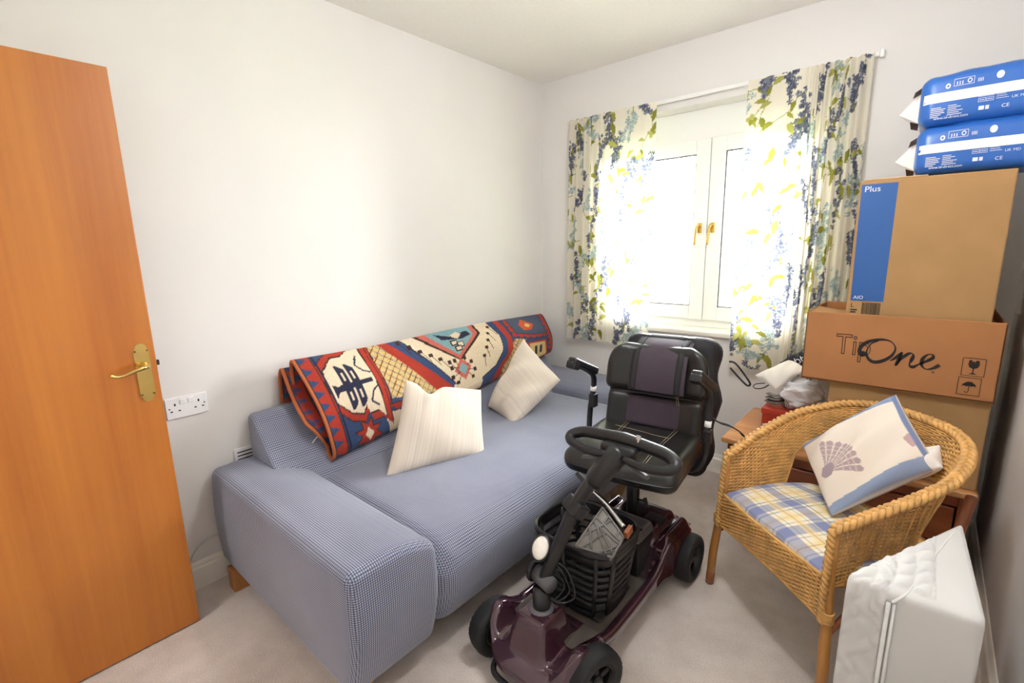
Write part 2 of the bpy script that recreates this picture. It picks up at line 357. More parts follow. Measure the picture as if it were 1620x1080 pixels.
# sill board
struct(new('trim_1', *rbox(WX0 - .05, WX1 + .05, YB - .028, YB + .22, WZ0 - .03, WZ0, .008), 'trim'))
struct(new('lawn_ground', *box(-14, 12, YB + .31, 22, -.6, -.5), 'lawn'))
hv = []
hr = random.Random(3)
hedge = thing('garden_hedge', 'pale sunlit hedge seen through the right window pane', 'hedge', (-2, 9, -.5))
nx_, nz_ = 60, 14
for side in (0, 1):
    pass
U, V = np.meshgrid(np.linspace(0, 1, 90), np.linspace(0, PI, 24), indexing='ij')
bmp = np.random.RandomState(4).normal(0, .05, U.shape)
HV = np.stack([-9 + 13 * U, 9.2 - (.55 + bmp) * np.cos(V), -.5 + (1.35 + bmp) * np.sin(V) ** .5 + 0 * U], -1)
new('foliage', HV.reshape(-1, 3), gridf(90, 24), 'hedge', hedge, True)
# added pendant above the camera's view, a glowing globe that fills the room with light
LQ = (-.45, 1.25, 2.2); LR = .11
fill_t = thing('fill_pendant', 'round glowing pendant added out of view as fill light', 'lamp', (LQ[0], LQ[1], LQ[2] - LR))
new('fill_globe', *lathe([(LR * math.sin(t), -LR * math.cos(t)) for t in np.linspace(0, PI * .93, 18)], c=LQ, seg=32), 'fill_glow', fill_t, True)
new('fill_cord', *cyl((LQ[0], LQ[1], LQ[2] + LR - .004), (LQ[0], LQ[1], ZC - .02), .003, 8), 'plastic_white', fill_t, True)
new('fill_ceiling_rose', *lathe([(.045, -.022), (.045, -.006), (.03, 0)], c=(LQ[0], LQ[1], ZC), seg=24), 'plastic_white', fill_t, True)
_n.inputs['Emission Strength'].default_value = PENDANT_FILL_W / (PI * 4 * PI * LR ** 2)

# window
win = struct(bpy.data.objects.new('window_1', None)); COL.objects.link(win); WY = YB + .155
win.location = (0, WY, WZ0); ORG['window_1'] = np.array((0, WY, WZ0))
fw = .055
def frame4(x0, x1, z0, z1, w, y0, y1):
    return join([rbox(x0, x0 + w, y0, y1, z0, z1, .004, 2), rbox(x1 - w, x1, y0, y1, z0, z1, .004, 2), rbox(x0 + w, x1 - w, y0, y1, z0, z0 + w, .004, 2), rbox(x0 + w, x1 - w, y0, y1, z1 - w, z1, .004, 2)])
fr = new('outer_frame', *frame4(WX0, WX1, WZ0, WZ1, .085, WY - .02, WY + .05), 'upvc', win)
xm = -1.062
new('head_bar', *rbox(WX0, WX1, WY - .03, WY + .05, 2.015, WZ1, .004), 'upvc', win)
new('mullion', *rbox(xm - .03, xm + .03, WY - .01, WY + .05, WZ0 + .085, 2.03, .004), 'upvc', win)
for x0, x1, hx in ((WX0 + .075, xm - .002, xm - .042), (xm + .002, WX1 - .075, xm + .036)):
    s = new('sash', *frame4(x0, x1, .935, 2.02, .084, WY - .045, WY + .015), 'upvc', win)
    gx0, gx1, gz0, gz1 = x0 + .084, x1 - .084, 1.019, 1.936
    new('gasket', *frame4(gx0 - .001, gx1 + .001, gz0 - .001, gz1 + .001, .007, WY - .038, WY - .02), 'gasket', s)
    new('pane', *box(gx0, gx1, WY - .005, WY + .003, gz0, gz1), 'glass', s)
    new('handle_plate', *rbox(hx - .013, hx + .013, WY - .055, WY - .044, 1.47, 1.53, .004), 'brass', s)
    new('handle_lever', *tube(catmull([(hx, WY - .05, 1.515), (hx - .002, WY - .075, 1.515), (hx - .012, WY - .08, 1.49), (hx - .018, WY - .08, 1.40)], 6), [.007] * 19), 'brass', s, True)
# curtain track
tr = thing('curtain_track', 'thin white curtain track along the top of the window wall', 'curtain track', (-1.12, YB - .02, 2.22))
new('rail', *rbox(-1.975, -.285, YB - .042, YB - .026, 2.222, 2.242, .003), 'upvc', tr)
for x in (-1.9, -1.4, -.85, -.34): new('bracket', *rbox(x - .01, x + .01, YB - .03, YB - .001, 2.218, 2.246, .003), 'upvc', tr)
new('end_stop', *rbox(-.284, -.268, YB - .046, YB - .022, 2.216, 2.248, .003), 'upvc', tr)

# curtains: folded cloth with a printed pattern (colour only) ------------------------------------------------
INK = [(104, 108, 128), (84, 88, 108), (130, 134, 150)]; TEAL = [(172, 188, 188), (154, 174, 176), (194, 206, 202)]; OL = [(156, 154, 70), (136, 136, 56), (176, 172, 100)]
def floral(cv, seed):
    r = random.Random(seed)
    def flower(x, y, s, cs):
        a0 = r.uniform(0, 6)
        for k in range(5):
            a = a0 + k * 2 * PI / 5 + r.uniform(-.2, .2); cv.blob(x + math.cos(a) * s * .62, y + math.sin(a) * s * .62, s * .5, s * .36, a, r.choice(cs), 8)
    def leaf(x, y, L, ang, c):
        t = np.linspace(0, 1, 9); w = np.sin(PI * t ** .8) * L * .2; px, py = x + np.cos(ang) * L * t, y + np.sin(ang) * L * t + .12 * L * np.sin(PI * t)
        cv.poly(np.r_[np.c_[px - np.sin(ang) * w, py + np.cos(ang) * w], np.c_[px + np.sin(ang) * w, py - np.cos(ang) * w][::-1]], c)
    def stem(x, y, ang, L, c=(150, 152, 80)):
        P = []; a = ang
        for k in range(9): P.append((x, y)); x += math.cos(a) * L / 8; y += math.sin(a) * L / 8; a += r.uniform(-.22, .22)
        cv.line(P, .0035, c); return P
    rows = int(cv.h / .145) + 2; cols = int(cv.w / .15) + 2
    for j in range(rows):
        for i in range(cols):
            x = (i + .5 * (j % 2)) * .15 + r.uniform(-.03, .03); y = j * .145 + r.uniform(-.03, .03); kind = (i + 2 * j + seed) % 3
            if kind == 0 or (kind == 1 and r.random() < .25):   # hanging grey-blue raceme
                L = r.uniform(.16, .24); a = -PI / 2 + r.uniform(-.4, .4); P = stem(x, y, a, L, (120, 124, 130))
                for k, (px, py) in enumerate(P):
                    wd = .045 * (1 - k / 10)
                    for _ in range(5 if k < 7 else 2): flower(px + r.uniform(-wd, wd), py + r.uniform(-.02, .02), r.uniform(.0105, .0165), INK)
            elif kind == 1:
                L = r.uniform(.12, .2); a = -PI / 2 + r.uniform(-.7, .7); P = stem(x, y, a, L, (170, 186, 176))
                for px, py in P:
                    for _ in range(3): flower(px + r.uniform(-.04, .04), py + r.uniform(-.025, .025), r.uniform(.011, .019), TEAL)
            if kind == 2 or r.random() < .55:
                P = stem(x + r.uniform(-.06, .06), y, r.uniform(0, 6.28), r.uniform(.12, .22))
                for px, py in P[2::3]: leaf(px, py, r.uniform(.05, .085), r.uniform(0, 6.28), r.choice(OL))
                if kind == 2 and r.random() < .55:
                    for k in range(4): cv.blob(P[-1][0] + .014 * math.cos(k * 1.5), P[-1][1] + .014 * math.sin(k * 1.5), .017, .012, k * 1.5, r.choice(OL), 8)
def curtain(x0, x1, zt, zb, fold, seed, label, botx=None):
    W = (x1 - x0); n = int(W / .0034); m = int((zt - zb) / .0042); cell = .0042
    u = np.linspace(0, 1, n); yd = fold(u) # depth 0..1
    xs = x0 + u * W; arc = np.r_[0, np.cumsum(np.hypot(np.diff(xs), np.diff(yd * .06)))]
    cv = Canvas(arc[-1], zt - zb, cell, (240, 234, 220)); floral(cv, seed)
    v = np.linspace(0, 1, m); Ug, Vg = np.meshgrid(u, v, indexing='ij')  # v=0 bottom
    ampl = .55 + .6 * (1 - Vg) ** .7
    X = x0 + Ug * W; Xs = X + (botx(Ug, 1 - Vg) if botx else 0)
    Y = YB - .048 - ampl * .05 * yd[:, None] - .004 * np.sin(9 * Ug + 4 * Vg)
    Z = zb + (zt - zb) * Vg + .008 * np.sin(6 * Ug) * (1 - Vg)
    ii = np.clip((arc / arc[-1] * (cv.nx - 1)).round().astype(int), 0, cv.nx - 1); jj = np.clip((v * (cv.ny - 1)).round().astype(int), 0, cv.ny - 1)
    hem = Vg > .985
    c = cv.a[ii][:, jj]
    o = new('curtain', np.stack([Xs, Y, Z], -1).reshape(-1, 3), gridf(n, m), 'curtain', None, True, c, base=(x0 + W / 2, YB - .07, zb))
    tag(o, label, 'curtain', 'floral curtains'); return o
def foldL(u):
    return .5 + .5 * np.sin(2 * PI * (u * 9.0 + .6 * np.sin(3 * u))) * np.where(u < .45, 1, .35) * (.55 + .45 * np.sin(5 * u + 1) ** 2)
def foldR(u):
    k = 1 / (1 + np.exp(-(u - .58) * 22)); return .5 + .5 * np.sin(2 * PI * (u * 5 + k * u * 5)) * (.2 + .8 * k)
curtain(-1.955, -1.330, 2.236, .750, foldL, 3, 'floral curtain left of the window, above the scooter seat')
curtain(-.830, -.300, 2.236, .700, foldR, 8, 'floral curtain right of the window, beside the stacked boxes', lambda u, d: .10 * np.clip((d - .65) / .35, 0, 1) ** 2 * (u > .5) * -(u - .5))

# ------------------------------------------------------------------ door
dr = struct(bpy.data.objects.new('door_1', None)); COL.objects.link(dr); dr.location = (-2.007, .03, .006); ORG['door_1'] = np.array((-2.007, .03, .006))
DF = -2.007
new('door_leaf', *rbox(DF - .04, DF, -.372, .407, .006, 1.985, .0025, 2), 'door', dr)
pz0, pz1, py0, py1 = .912, 1.112, .346, .389
pc = (py0 + py1) / 2; hw = (py1 - py0) / 2
out = []
top = [(hw, .155 - .1), (hw, .170 - .085), (hw * .72, .176 - .085)]
shape = [(-hw, -.083), (-hw * .8, -.083)] + [(hw * .8 * math.sin(t), -.083 - .019 * math.cos(t)) for t in np.linspace(-PI / 2, PI / 2, 13)] + [(hw * .8, -.083), (hw, -.083), (hw, .083), (hw * .8, .083)] + [(hw * .8 * math.sin(t), .083 + .019 * math.cos(t)) for t in np.linspace(PI / 2, -PI / 2, 13)] + [(-hw * .8, .083), (-hw, .083)]
zc = (pz0 + pz1) / 2
pl = new('handle_plate', *prism([(pc + a, zc + b) for a, b in shape], DF, DF + .004, 'X'), 'brass', dr)
for a, b in ((-.8, -.076), (.8, -.076), (-.8, .076), (.8, .076)): new('screw', *lathe([(.0035, 0), (.0035, .0012), (0, .0014)], 'X', (DF + .004, pc + a * hw, zc + b), 12), 'brass_dark', pl)
new('lever_rose', *lathe([(.0135, 0), (.0125, .010), (.008, .03), (0, .04)], 'X', (DF + .004, .371, 1.036), 20), 'brass', dr, True)
new('lever', *tube(catmull([(DF + .028, .374, 1.036), (DF + .046, .36, 1.037), (DF + .05, .335, 1.032), (DF + .05, .305, 1.022), (DF + .05, .285, 1.021), (DF + .047, .272, 1.028)], 6), np.r_[np.linspace(.0095, .0055, 20), np.linspace(.0055, .007, 11)], 10), 'brass', dr, True)
new('latch_plate', *rbox(DF - .03, DF - .01, .4065, .409, .99, 1.08, .001), 'brass_dark', dr)
new('latch_bolt', *rbox(DF - .024, DF - .014, .409, .418, 1.028, 1.046, .001), 'steel_dark', dr)
for z in (.25, 1.0, 1.75): new('hinge', *cyl((DF + .004, -.376, z - .04), (DF + .004, -.376, z + .04), .006, 10), 'brass', dr, True)

# ------------------------------------------------------------------ wall sockets, cable
so = thing('wall_socket', 'white double power socket on the wall beside the open door', 'socket', (XL, .53, .758))
new('faceplate', *rbox(XL, XL + .009, .455, .602, .759, .846, .003), 'plastic_white', so)
for yy in (.515, .543): new('rocker_switch', *rbox(XL + .008, XL + .0125, yy - .0105, yy + .0105, .815, .836, .002), 'plastic_white', so)
for c0 in (.487, .57):
    new('pin_hole', *box(XL + .0085, XL + .0094, c0 - .003, c0 + .003, .812, .822), 'hole', so)
    for s in (-1, 1): new('pin_hole', *box(XL + .0085, XL + .0094, c0 + s * .0135 - .004, c0 + s * .0135 + .004, .788, .793), 'hole', so)
    new('screw_cap', *lathe([(.003, 0), (0, .0012)], 'X', (XL + .009, c0 + (.02 if c0 > .5 else -.02), .803), 10), 'hole', so)
ve = thing('wall_vent', 'small white slotted plate low on the wall behind the sofa back', 'vent', (XL, .71, .5))
new('plate', *rbox(XL, XL + .012, .672, .79, .48, .56, .003), 'plastic_white', ve)
for k in range(4): new('slot', *box(XL + .0115, XL + .0128, .684, .778, .492 + k * .016, .497 + k * .016), 'hole', ve)
tag(new('loose_cable', *tube(catmull([(XL + .02, .40, .105), (XL + .012, .44, .12), (XL + .008, .47, .165), (XL + .008, .51, .195), (XL + .008, .56, .203), (XL + .02, .66, .19), (XL + .02, .80, .12)], 8), .0035, 8), 'cable', None, True), 'thin pale cable looping down to the skirting behind the sofa arm', 'cable')

# ------------------------------------------------------------------ sofa
SB, SF, SY0, SY1 = -2.205, -1.115, .565, 2.885
sofa = thing('sofa', 'blue grey woven three seat sofa along the left wall', 'sofa', (-1.66, 1.72, 0))
def softbox(x0, x1, y0, y1, z0, z1, r, n=(24, 10, 14), fn=None):
    """rounded box from a dense cube projected to rounded form; r=(rx,ry,rz) superellipse radius"""
    bm = bmesh.new(); bmesh.ops.create_cube(bm, size=2); bmesh.ops.subdivide_edges(bm, edges=bm.edges[:], cuts=max(n), use_grid_fill=True)
    V = np.array([v.co[:] for v in bm.verts]); bm.verts.index_update(); F = [tuple(v.index for v in f.verts) for f in bm.faces]; bm.free()
    h = np.array([(x1 - x0) / 2, (y1 - y0) / 2, (z1 - z0) / 2]); c = np.array([(x0 + x1) / 2, (y0 + y1) / 2, (z0 + z1) / 2])
    # concentrate samples near edges
    V = np.sign(V) * (np.abs(V) ** .7)
    P = V * h; q = np.clip(P, -(h - r), h - r); d = P - q; L = np.linalg.norm(d, axis=1); k = np.where(L > 1e-9, r / np.maximum(L, 1e-9), 0)
    mx = np.abs(d).max(1); P = q + d * np.where(L > 1e-9, np.minimum(r / np.maximum(L, 1e-9), 1e9), 0)[:, None] * (mx / r)[:, None]
    P += c
    if fn is not None: P = fn(P)
    return P, F
def armfn(inner):
    def f(P):
        P = P.copy(); t = np.clip((P[:, 2] - .1) / .42, 0, 1)
        fx = np.clip((P[:, 0] + 1.6) / .48, 0, 1) ** 2
        P[:, 0] += (.018 * np.sin(PI * t) - .04 * (1 - t) ** 2) * fx
        P[:, 1] -= inner * .012 * np.sin(PI * t) * np.clip((SB + 1.1 - P[:, 0]) / 1.1 * 4, 0, 1) * (np.abs(P[:, 1] - (SY0 if inner > 0 else SY1)) < .03)
        s = (P[:, 1] - (SY0 + .16 if inner > 0 else SY1 - .16)) / .16 * inner   # +1 at the inner side
        P[:, 2] -= .05 * np.clip(s, -.6, 1) * np.clip(s + .6, 0, 1.6) / 1.6 * np.clip((t - .3) / .6, 0, 1)
        return P
    return f
arm_n = new('near_arm', *softbox(SB, SF, SY0, SY0 + .32, .095, .525, .032, (30,), armfn(1)), 'sofa', sofa, True)
new('far_arm', *softbox(SB, SF, SY1 - .31, SY1, .095, .525, .045, (16,), armfn(-1)), 'sofa', sofa, True)
def seatfn(P):
    P = P.copy(); t = np.clip((P[:, 2] - .1) / .32, 0, 1); fx = np.clip((P[:, 0] + 1.55) / .43, 0, 1); yy = (P[:, 1] - .88) / 1.69
    P[:, 2] += (.022 * np.sin(PI * np.clip(yy, 0, 1)) ** .5 - .05 * fx ** 3 + .006 * np.sin(P[:, 1] * 60) * np.exp(-((P[:, 1] - 1.75) / .15) ** 2) * (1 - .5 * fx)) * np.clip((t - .25) / .6, 0, 1)
    P[:, 0] += (.012 * np.sin(PI * t) - .04 * (1 - t) ** 2) * np.clip((P[:, 0] + 1.6) / .48, 0, 1) ** 2
    return P
new('seat', *softbox(-2.0, SF, SY0 + .316, SY1 - .306, .095, .435, .085, (48,), seatfn), 'sofa', sofa, True)
prof = catmull([(-2.2, .30), (-2.203, .5), (-2.203, .66), (-2.197, .705), (-2.175, .722), (-2.14, .712), (-2.11, .678), (-2.04, .605), (-1.96, .51), (-1.89, .42), (-1.86, .30)], 4)
def backrest():
    V = []; ys = np.r_[.735, .742, .755, np.linspace(.8, 2.66, 40), 2.70, 2.712, 2.718]; c = prof.mean(0)
    for i, y in enumerate(ys):
        e = min(i, len(ys) - 1 - i); s = {0: .93, 1: .975, 2: .993}.get(e, 1); V.append(np.c_[(prof[:, 0] - c[0]) * s + c[0], np.full(len(prof), y), (prof[:, 1] - c[1]) * s + c[1]])
    n, m = len(ys), len(prof); F = [(j + i * m, j + 1 + i * m, j + 1 + (i + 1) * m, j + (i + 1) * m) for i in range(n - 1) for j in range(m - 1)]
    return np.vstack(V), F + [tuple(range(m - 1, -1, -1)), tuple((n - 1) * m + j for j in range(m))]
new('backrest', *backrest(), 'sofa', sofa, True)
for x, y in ((-2.10, .585), (-1.24, .64), (-2.10, 2.80), (-1.24, 2.78)): new('leg', *rbox(x - .03, x + .03, y - .03, y + .03, 0, .1, .003, 2), 'leg_wood', sofa)

# ------------------------------------------------------------------ rug folded over the sofa back
def rug():
    L = 1.82; cell = .005; RED = (166, 58, 44); BLUE = (58, 76, 112); NAVY = (48, 48, 68); CRM = (222, 204, 176); TAN = (206, 178, 122); LB = (128, 164, 172); DK = (64, 46, 40); PINK = (196, 104, 92)
    # canvas: U 0..L along the sofa, V scaled: 1 unit V = .44 m ; V range -.6..1.9
    vs = .44; V0, V1 = -.55, 1.95; cv = Canvas(L, (V1 - V0) * vs, cell, BLUE)
    def P(pts): return [(u, (v - V0) * vs) for u, v in pts]
    def poly(pts, c): cv.poly(P(pts), c)
    def line(pts, w, c): cv.line(P(pts), w, c)
    def border(pts, w, c1=RED, c2=BLUE, step=.055):
        line(pts, w + .012, DK); line(pts, w, c1)
        for (a, b), (c, d) in zip(pts[:-1], pts[1:]):
            Lg = math.hypot(c - a, (d - b) * vs); n = max(1, int(Lg / step)); tx, ty = (c - a) / Lg, (d - b) / Lg
            for k in range(n):
                u, v = a + (c - a) * (k + .5) / n, b + (d - b) * (k + .5) / n; nx, ny = -ty * vs, tx / vs
                poly([(u - tx * step * .4 - nx * w * .5, v - ty * step * .4 - ny * w * .5), (u + tx * step * .4 - nx * w * .5, v + ty * step * .4 - ny * w * .5), (u + nx * w * .25, v + ny * w * .25)], c2)
    # central cream field
    poly([(.50, 1.06), (.80, .14), (.80, -.6), (1.02, -.6), (1.03, .05), (1.17, .16), (1.26, .4), (1.29, .75), (1.24, 1.05), (1.05, 1.9), (.7, 1.9)], CRM)
    # trellis fields
    def trellis(pts):
        poly(pts, TAN); us = [p[0] for p in pts]; vv = [p[1] for p in pts]; m0 = cv.a.copy(); cv2 = np.zeros(cv.a.shape[:2], bool)
        keep = cv.a.copy(); cv.poly(P(pts), (1, 2, 3)); inside = np.isclose(cv.a, np.array(lin((1, 2, 3)))).all(-1); cv.a = keep
        for k in range(-20, 40):
            a = min(us) + k * .048; line([(a, min(vv)), (a + .42 * (max(vv) - min(vv)), max(vv))], .005, (122, 78, 30)); line([(a, min(vv)), (a - .42 * (max(vv) - min(vv)), max(vv))], .005, (122, 78, 30))
        U, W = cv.X, cv.Y; s = .048
        p, q = (U + W * .95) / s, (U - W * .95) / s; dots = (np.abs(p % 1 - .5) < .2) & (np.abs(q % 1 - .5) < .2); cv.a[dots & inside] = lin((168, 156, 140))
        cv.a[~inside] = m0[~inside]
    trellis([(.37, 1.05), (.45, 1.05), (.70, .16), (.72, .12), (.52, .22), (.375, .30)])
    trellis([(1.17, -.05), (1.29, .18), (1.36, .45), (1.40, .55), (1.52, .46), (1.36, .05), (1.30, -.3), (1.15, -.3)])
    # diagonal bands
    poly([(.43, 1.06), (.50, 1.06), (.80, .13), (.68, .13)], RED); poly([(.485, 1.06), (.57, 1.05), (.815, .14), (.79, .12)], BLUE); line([(.57, 1.05), (.82, .13)], .007, DK)
    poly([(1.02, -.1), (1.03, .05), (1.17, .16), (1.255, .40), (1.28, .72), (1.24, 1.06), (1.31, 1.06), (1.345, .72), (1.32, .38), (1.25, .18), (1.13, -.1)], BLUE)
    poly([(1.10, -.1), (1.19, .08), (1.29, .30), (1.325, .60), (1.30, 1.06), (1.345, 1.06), (1.375, .6), (1.35, .34), (1.25, .10), (1.19, -.1)], RED); line([(1.03, .05), (1.17, .16), (1.255, .40), (1.28, .72), (1.24, 1.06)], .006, DK)
    # pale blue medallion
    poly([(.63, 1.12), (.905, .46), (1.14, .86), (1.12, 1.2)], DK); poly([(.66, 1.12), (.905, .50), (1.12, .88), (1.10, 1.2)], PINK); poly([(.72, 1.12), (.91, .57), (1.08, .88), (1.07, 1.2)], LB)
    poly([(.80, 1.02), (.90, .92), (1.04, .96), (1.06, .88), (.98, .84), (.84, .90)], NAVY); poly([(.90, .93), (.95, .86), (.99, .92), (.96, .98)], CRM)
    for u, v in ((.915, .80), (.955, .75), (.93, .69)): poly([(u - .025, v - .05), (u + .025, v - .05), (u + .025, v + .05), (u - .025, v + .05)], DK); poly([(u - .016, v - .03), (u + .016, v - .03), (u + .016, v + .03), (u - .016, v + .03)], CRM)
    # pendant diamond
    poly([(.905, .51), (.965, .33), (.895, .14), (.825, .33)], PINK); poly([(.90, .44), (.935, .33), (.897, .22), (.86, .33)], LB)
    for s in (-1, 1):
        for dv, du in ((.5, .04), (.40, .08), (.25, .09), (.14, .06)):
            line([(.897 + s * .03, .33 + (dv - .33) * .5), (.897 + s * du, dv)], .005, DK); poly([(.897 + s * du - .012, dv - .03), (.897 + s * du + .012, dv - .03), (.897 + s * du + .012, dv + .03), (.897 + s * du - .012, dv + .03)], DK)
    for k in range(6):
        u, v = .555 + .052 * k, 1.0 - .1 * k; line([(u, v), (u + .045, v - .2)], .005, DK); poly([(u - .014, v - .03), (u + .014, v - .03), (u + .014, v + .03), (u - .014, v + .03)], DK)
    for k in range(5):
        u, v = 1.09 + .035 * k, .42 + .13 * k; line([(u, v), (u - .005 + .01 * k, v - .2)], .005, DK); poly([(u - .014, v - .03), (u + .014, v - .03), (u + .014, v + .03), (u - .014, v + .03)], DK)
    # inner border round the trellis
    border([(.35, 1.15), (.345, .72), (.335, .20)], .045); border([(.335, .20), (.45, .17), (.62, .11), (.76, .06)], .035)
    poly([(.31, .17), (.34, .15), (.74, .02), (.72, -.3), (.33, -.3)], CRM)
    for k in range(4): u = .40 + .075 * k; line([(u, .0 - .005 * k), (u + .02, -.08), (u + .045, -.02), (u + .05, .06)], .011, DK)
    # left cream octagon with navy motif
    oc = [(.10, .84), (.17, .97), (.22, .97), (.26, 1.04), (.325, 1.06), (.32, .57), (.315, .14), (.28, .24), (.235, .24), (.225, .34), (.2, .26), (.145, .31), (.092, .46), (.082, .68)]
    def grow(pp, k, c=(.2, .63)): return [(c[0] + (u - c[0]) * k, c[1] + (v - c[1]) * k) for u, v in pp]
    poly(grow(oc, 1.30), DK); poly(grow(oc, 1.26), RED); poly(grow(oc, 1.06), DK); poly(oc, CRM)
    poly([(.118, .56), (.14, .64), (.31, .64), (.31, .585), (.14, .56)], NAVY); poly([(.105, .66), (.14, .61), (.105, .50)], NAVY)
    for u in (.165, .215):
        for s in (-1, 1):
            b = .605; poly([(u - .012, b), (u + .024, b), (u + .030, b + s * .2), (u + .0, b + s * .27), (u - .012, b + s * .27)], NAVY); poly([(u + .002, b + s * .07), (u + .013, b + s * .07), (u + .013, b + s * .17), (u + .002, b + s * .17)], CRM)
    line([(.26, .84), (.285, .74), (.32, .70)], .009, NAVY); line([(.26, .84), (.295, .95)], .009, NAVY); line([(.26, .36), (.285, .47), (.32, .52)], .009, NAVY); line([(.26, .36), (.295, .28)], .009, NAVY)
    # blue corner with red star
    st = [(.20 + (.085 if k % 2 else .045) * math.cos(k * PI / 8), .02 + (.19 if k % 2 else .10) * math.sin(k * PI / 8)) for k in range(16)]
    poly(st, DK); poly(grow(st, .9, (.2, .02)), RED); poly([(.2, .09), (.225, .02), (.2, -.05), (.175, .02)], CRM)
    st2 = [(u, v + 1.17) for u, v in st]; poly(st2, RED)
    # right hand end
    poly([(1.385, 1.9), (1.385, .60), (1.54, .50), (1.82, .38), (1.82, 1.9)], (74, 84, 104)); border([(1.39, 1.1), (1.41, .62), (1.60, .47), (1.80, .40)], .035)
    poly([(1.50, .85), (1.56, .98), (1.66, .80), (1.60, .66), (1.52, .68)], (196, 84, 46)); poly([(1.55, .80), (1.58, .87), (1.62, .79), (1.58, .73)], TAN)
    poly([(1.50, .38), (1.74, .30), (1.77, -.1), (1.55, -.1)], RED); poly([(1.535, .33), (1.72, .26), (1.745, -.08), (1.575, -.08)], TAN); poly([(1.60, .22), (1.63, .21), (1.63, .0), (1.60, .0)], NAVY); poly([(1.66, .2), (1.69, .19), (1.69, .0), (1.66, .0)], NAVY)
    border([(1.785, 1.9), (1.785, .9), (1.785, .3), (1.79, -.5)], .05)
    # left edge border
    border([(.045, 1.95), (.045, 1.2), (.045, .4), (.045, -.55)], .058); poly([(0, -.55), (.014, -.55), (.014, 1.95), (0, 1.95)], (188, 106, 66)); poly([(.082, -.55), (.094, -.55), (.094, 1.95), (.082, 1.95)], NAVY)
    # ---- surface
    nU = cv.nx; us = np.linspace(0, L, nU); rows = []
    K = 34
    fv = np.linspace(0, 1, 90)
    secs = []
    for u in us:
        k = u / L; xb, zb = -1.905 - .105 * k, .535 + .165 * k; xt, zt = -2.095, .922 - .006 * math.sin(u * 4)
        dx, dz = xt - xb, zt - zb; Lg = math.hypot(dx, dz); nx, nz = dz / Lg, -dx / Lg
        b = (.036 + .012 * math.sin(u * 5 + 1)) * np.sin(PI * fv) + .004 * np.sin(u * 14 + fv * 7); front = np.c_[xb + dx * fv + nx * b, zb + dz * fv + nz * b]
        g = 1 - .35 * k; lw = .058 * g
        pre = catmull([(xt - .112, zt - .20), (xt - .112, zt - .12), (xt - .098, zt - .055), (xt - .078, zt - .034), (xt - .060, zt - .052), (xt - .030 + .2 * (xb - xt), zt - .16), (xb - lw - .02, zb + .13), (xb - lw + .004, zb + .07), (xb - lw - .004, zb + .02), (xb - lw + .006, zb - .022), (xb - lw * .5, zb - .042), (xb - .006, zb - .026), front[0]], 7)[:-1]
        post = catmull([front[-1], (xt - .016, zt + .010), (xt - .032, zt - .010), (xt - .034, zt - .07), (xt - .030, zt - .11)], 8)[1:]
        secs.append(np.vstack([pre, front, post]))
    S = np.array(secs); m = S.shape[1]; arc = np.r_[0, np.cumsum(np.linalg.norm(np.diff(S[0], axis=0), axis=1))]; iF = len(pre)
    Vv = np.empty(m); Vv[:iF] = -(arc[iF] - arc[:iF]) / vs; Vv[iF:iF + 90] = fv; Vv[iF + 90:] = 1 + (arc[iF + 90:] - arc[iF + 89]) / vs
    Vcol = np.where(Vv < -.5, (-Vv - .5) % 1.0, Vv); prot = np.clip((-Vv - .28) / .3, 0, 1)
    y = .912 + us[:, None] + .05 * (1 - np.clip(Vv, 0, 1))[None, :] * (1 - us[:, None] / L) - .075 * prot[None] * (1 - us[:, None] / L) + .03 * prot[None] * (us[:, None] / L)
    W = np.stack([S[..., 0], y, S[..., 1]], -1); jj = np.clip(((Vcol - V0) / (V1 - V0) * (cv.ny - 1)).round().astype(int), 0, cv.ny - 1)
    o = new('folded_rug', W.reshape(-1, 3), gridf(nU, m), 'rug', None, True, cv.a[:, jj], base=(-2.05, 1.8, .48))
    md = o.modifiers.new('thickness', 'SOLIDIFY'); md.thickness = .009; md.offset = 0
    tag(o, 'patterned red, blue and cream woven rug folded over the sofa back', 'rug')
    f = []
    for k in range(7): a = R_.uniform(-.4, .4); f.append(tube(catmull([(-1.968, .945, .615), (-1.966 + .01 * a, .925, .605 + .01 * a), (-1.964 + .02 * a, .905, .59 + .02 * a)], 4), .0018, 5))
    new('fringe', *join(f), 'bag_cream', o, True)
rug()

# ------------------------------------------------------------------ cushions on the sofa
def stripes(n, c0, c1, per=14, seed=1):
    r = np.random.RandomState(seed); s = np.interp(np.arange(n), np.arange(0, n, 1), r.uniform(0, 1, n)); a = np.array(lin(c0))[None, None] * (1 - s[:, None, None]) + np.array(lin(c1))[None, None] * s[:, None, None]; return np.broadcast_to(a, (n, n, 3))
def cushion(name, label, cat, cor, th, mat, pinch, seed, fcol, n=60, group=None, wr=.004, dent=0):
    V, F = pillow(*cor, th, n, pinch, seed=seed, wr=wr, dent=dent); c = np.vstack([fcol.reshape(-1, 3), fcol.reshape(-1, 3)])
    o = new(name, V, F, mat, None, True, c); weld(o); return tag(o, label, cat, group)
fc = stripes(120, (205, 193, 179), (220, 209, 196))
cushion('scatter_cushion', 'larger cream striped cushion with a creased top corner, nearest the camera on the sofa', 'cushion', [(-1.69, 1.075, .432), (-1.525, 1.525, .435), (-1.745, 1.735, .665), (-1.83, 1.315, .80)], .16, 'attr_cloth', .05, 2, fc, 120, group='cream sofa cushions', dent=.13)
cushion('scatter_cushion', 'cream cushion standing on its corner at the far end of the sofa', 'cushion', [(-1.665, 1.89, .435), (-1.60, 2.26, .625), (-1.915, 2.30, .835), (-1.92, 1.96, .475)], .16, 'attr_cloth', .05, 5, fc, 120, group='cream sofa cushions', wr=.008)

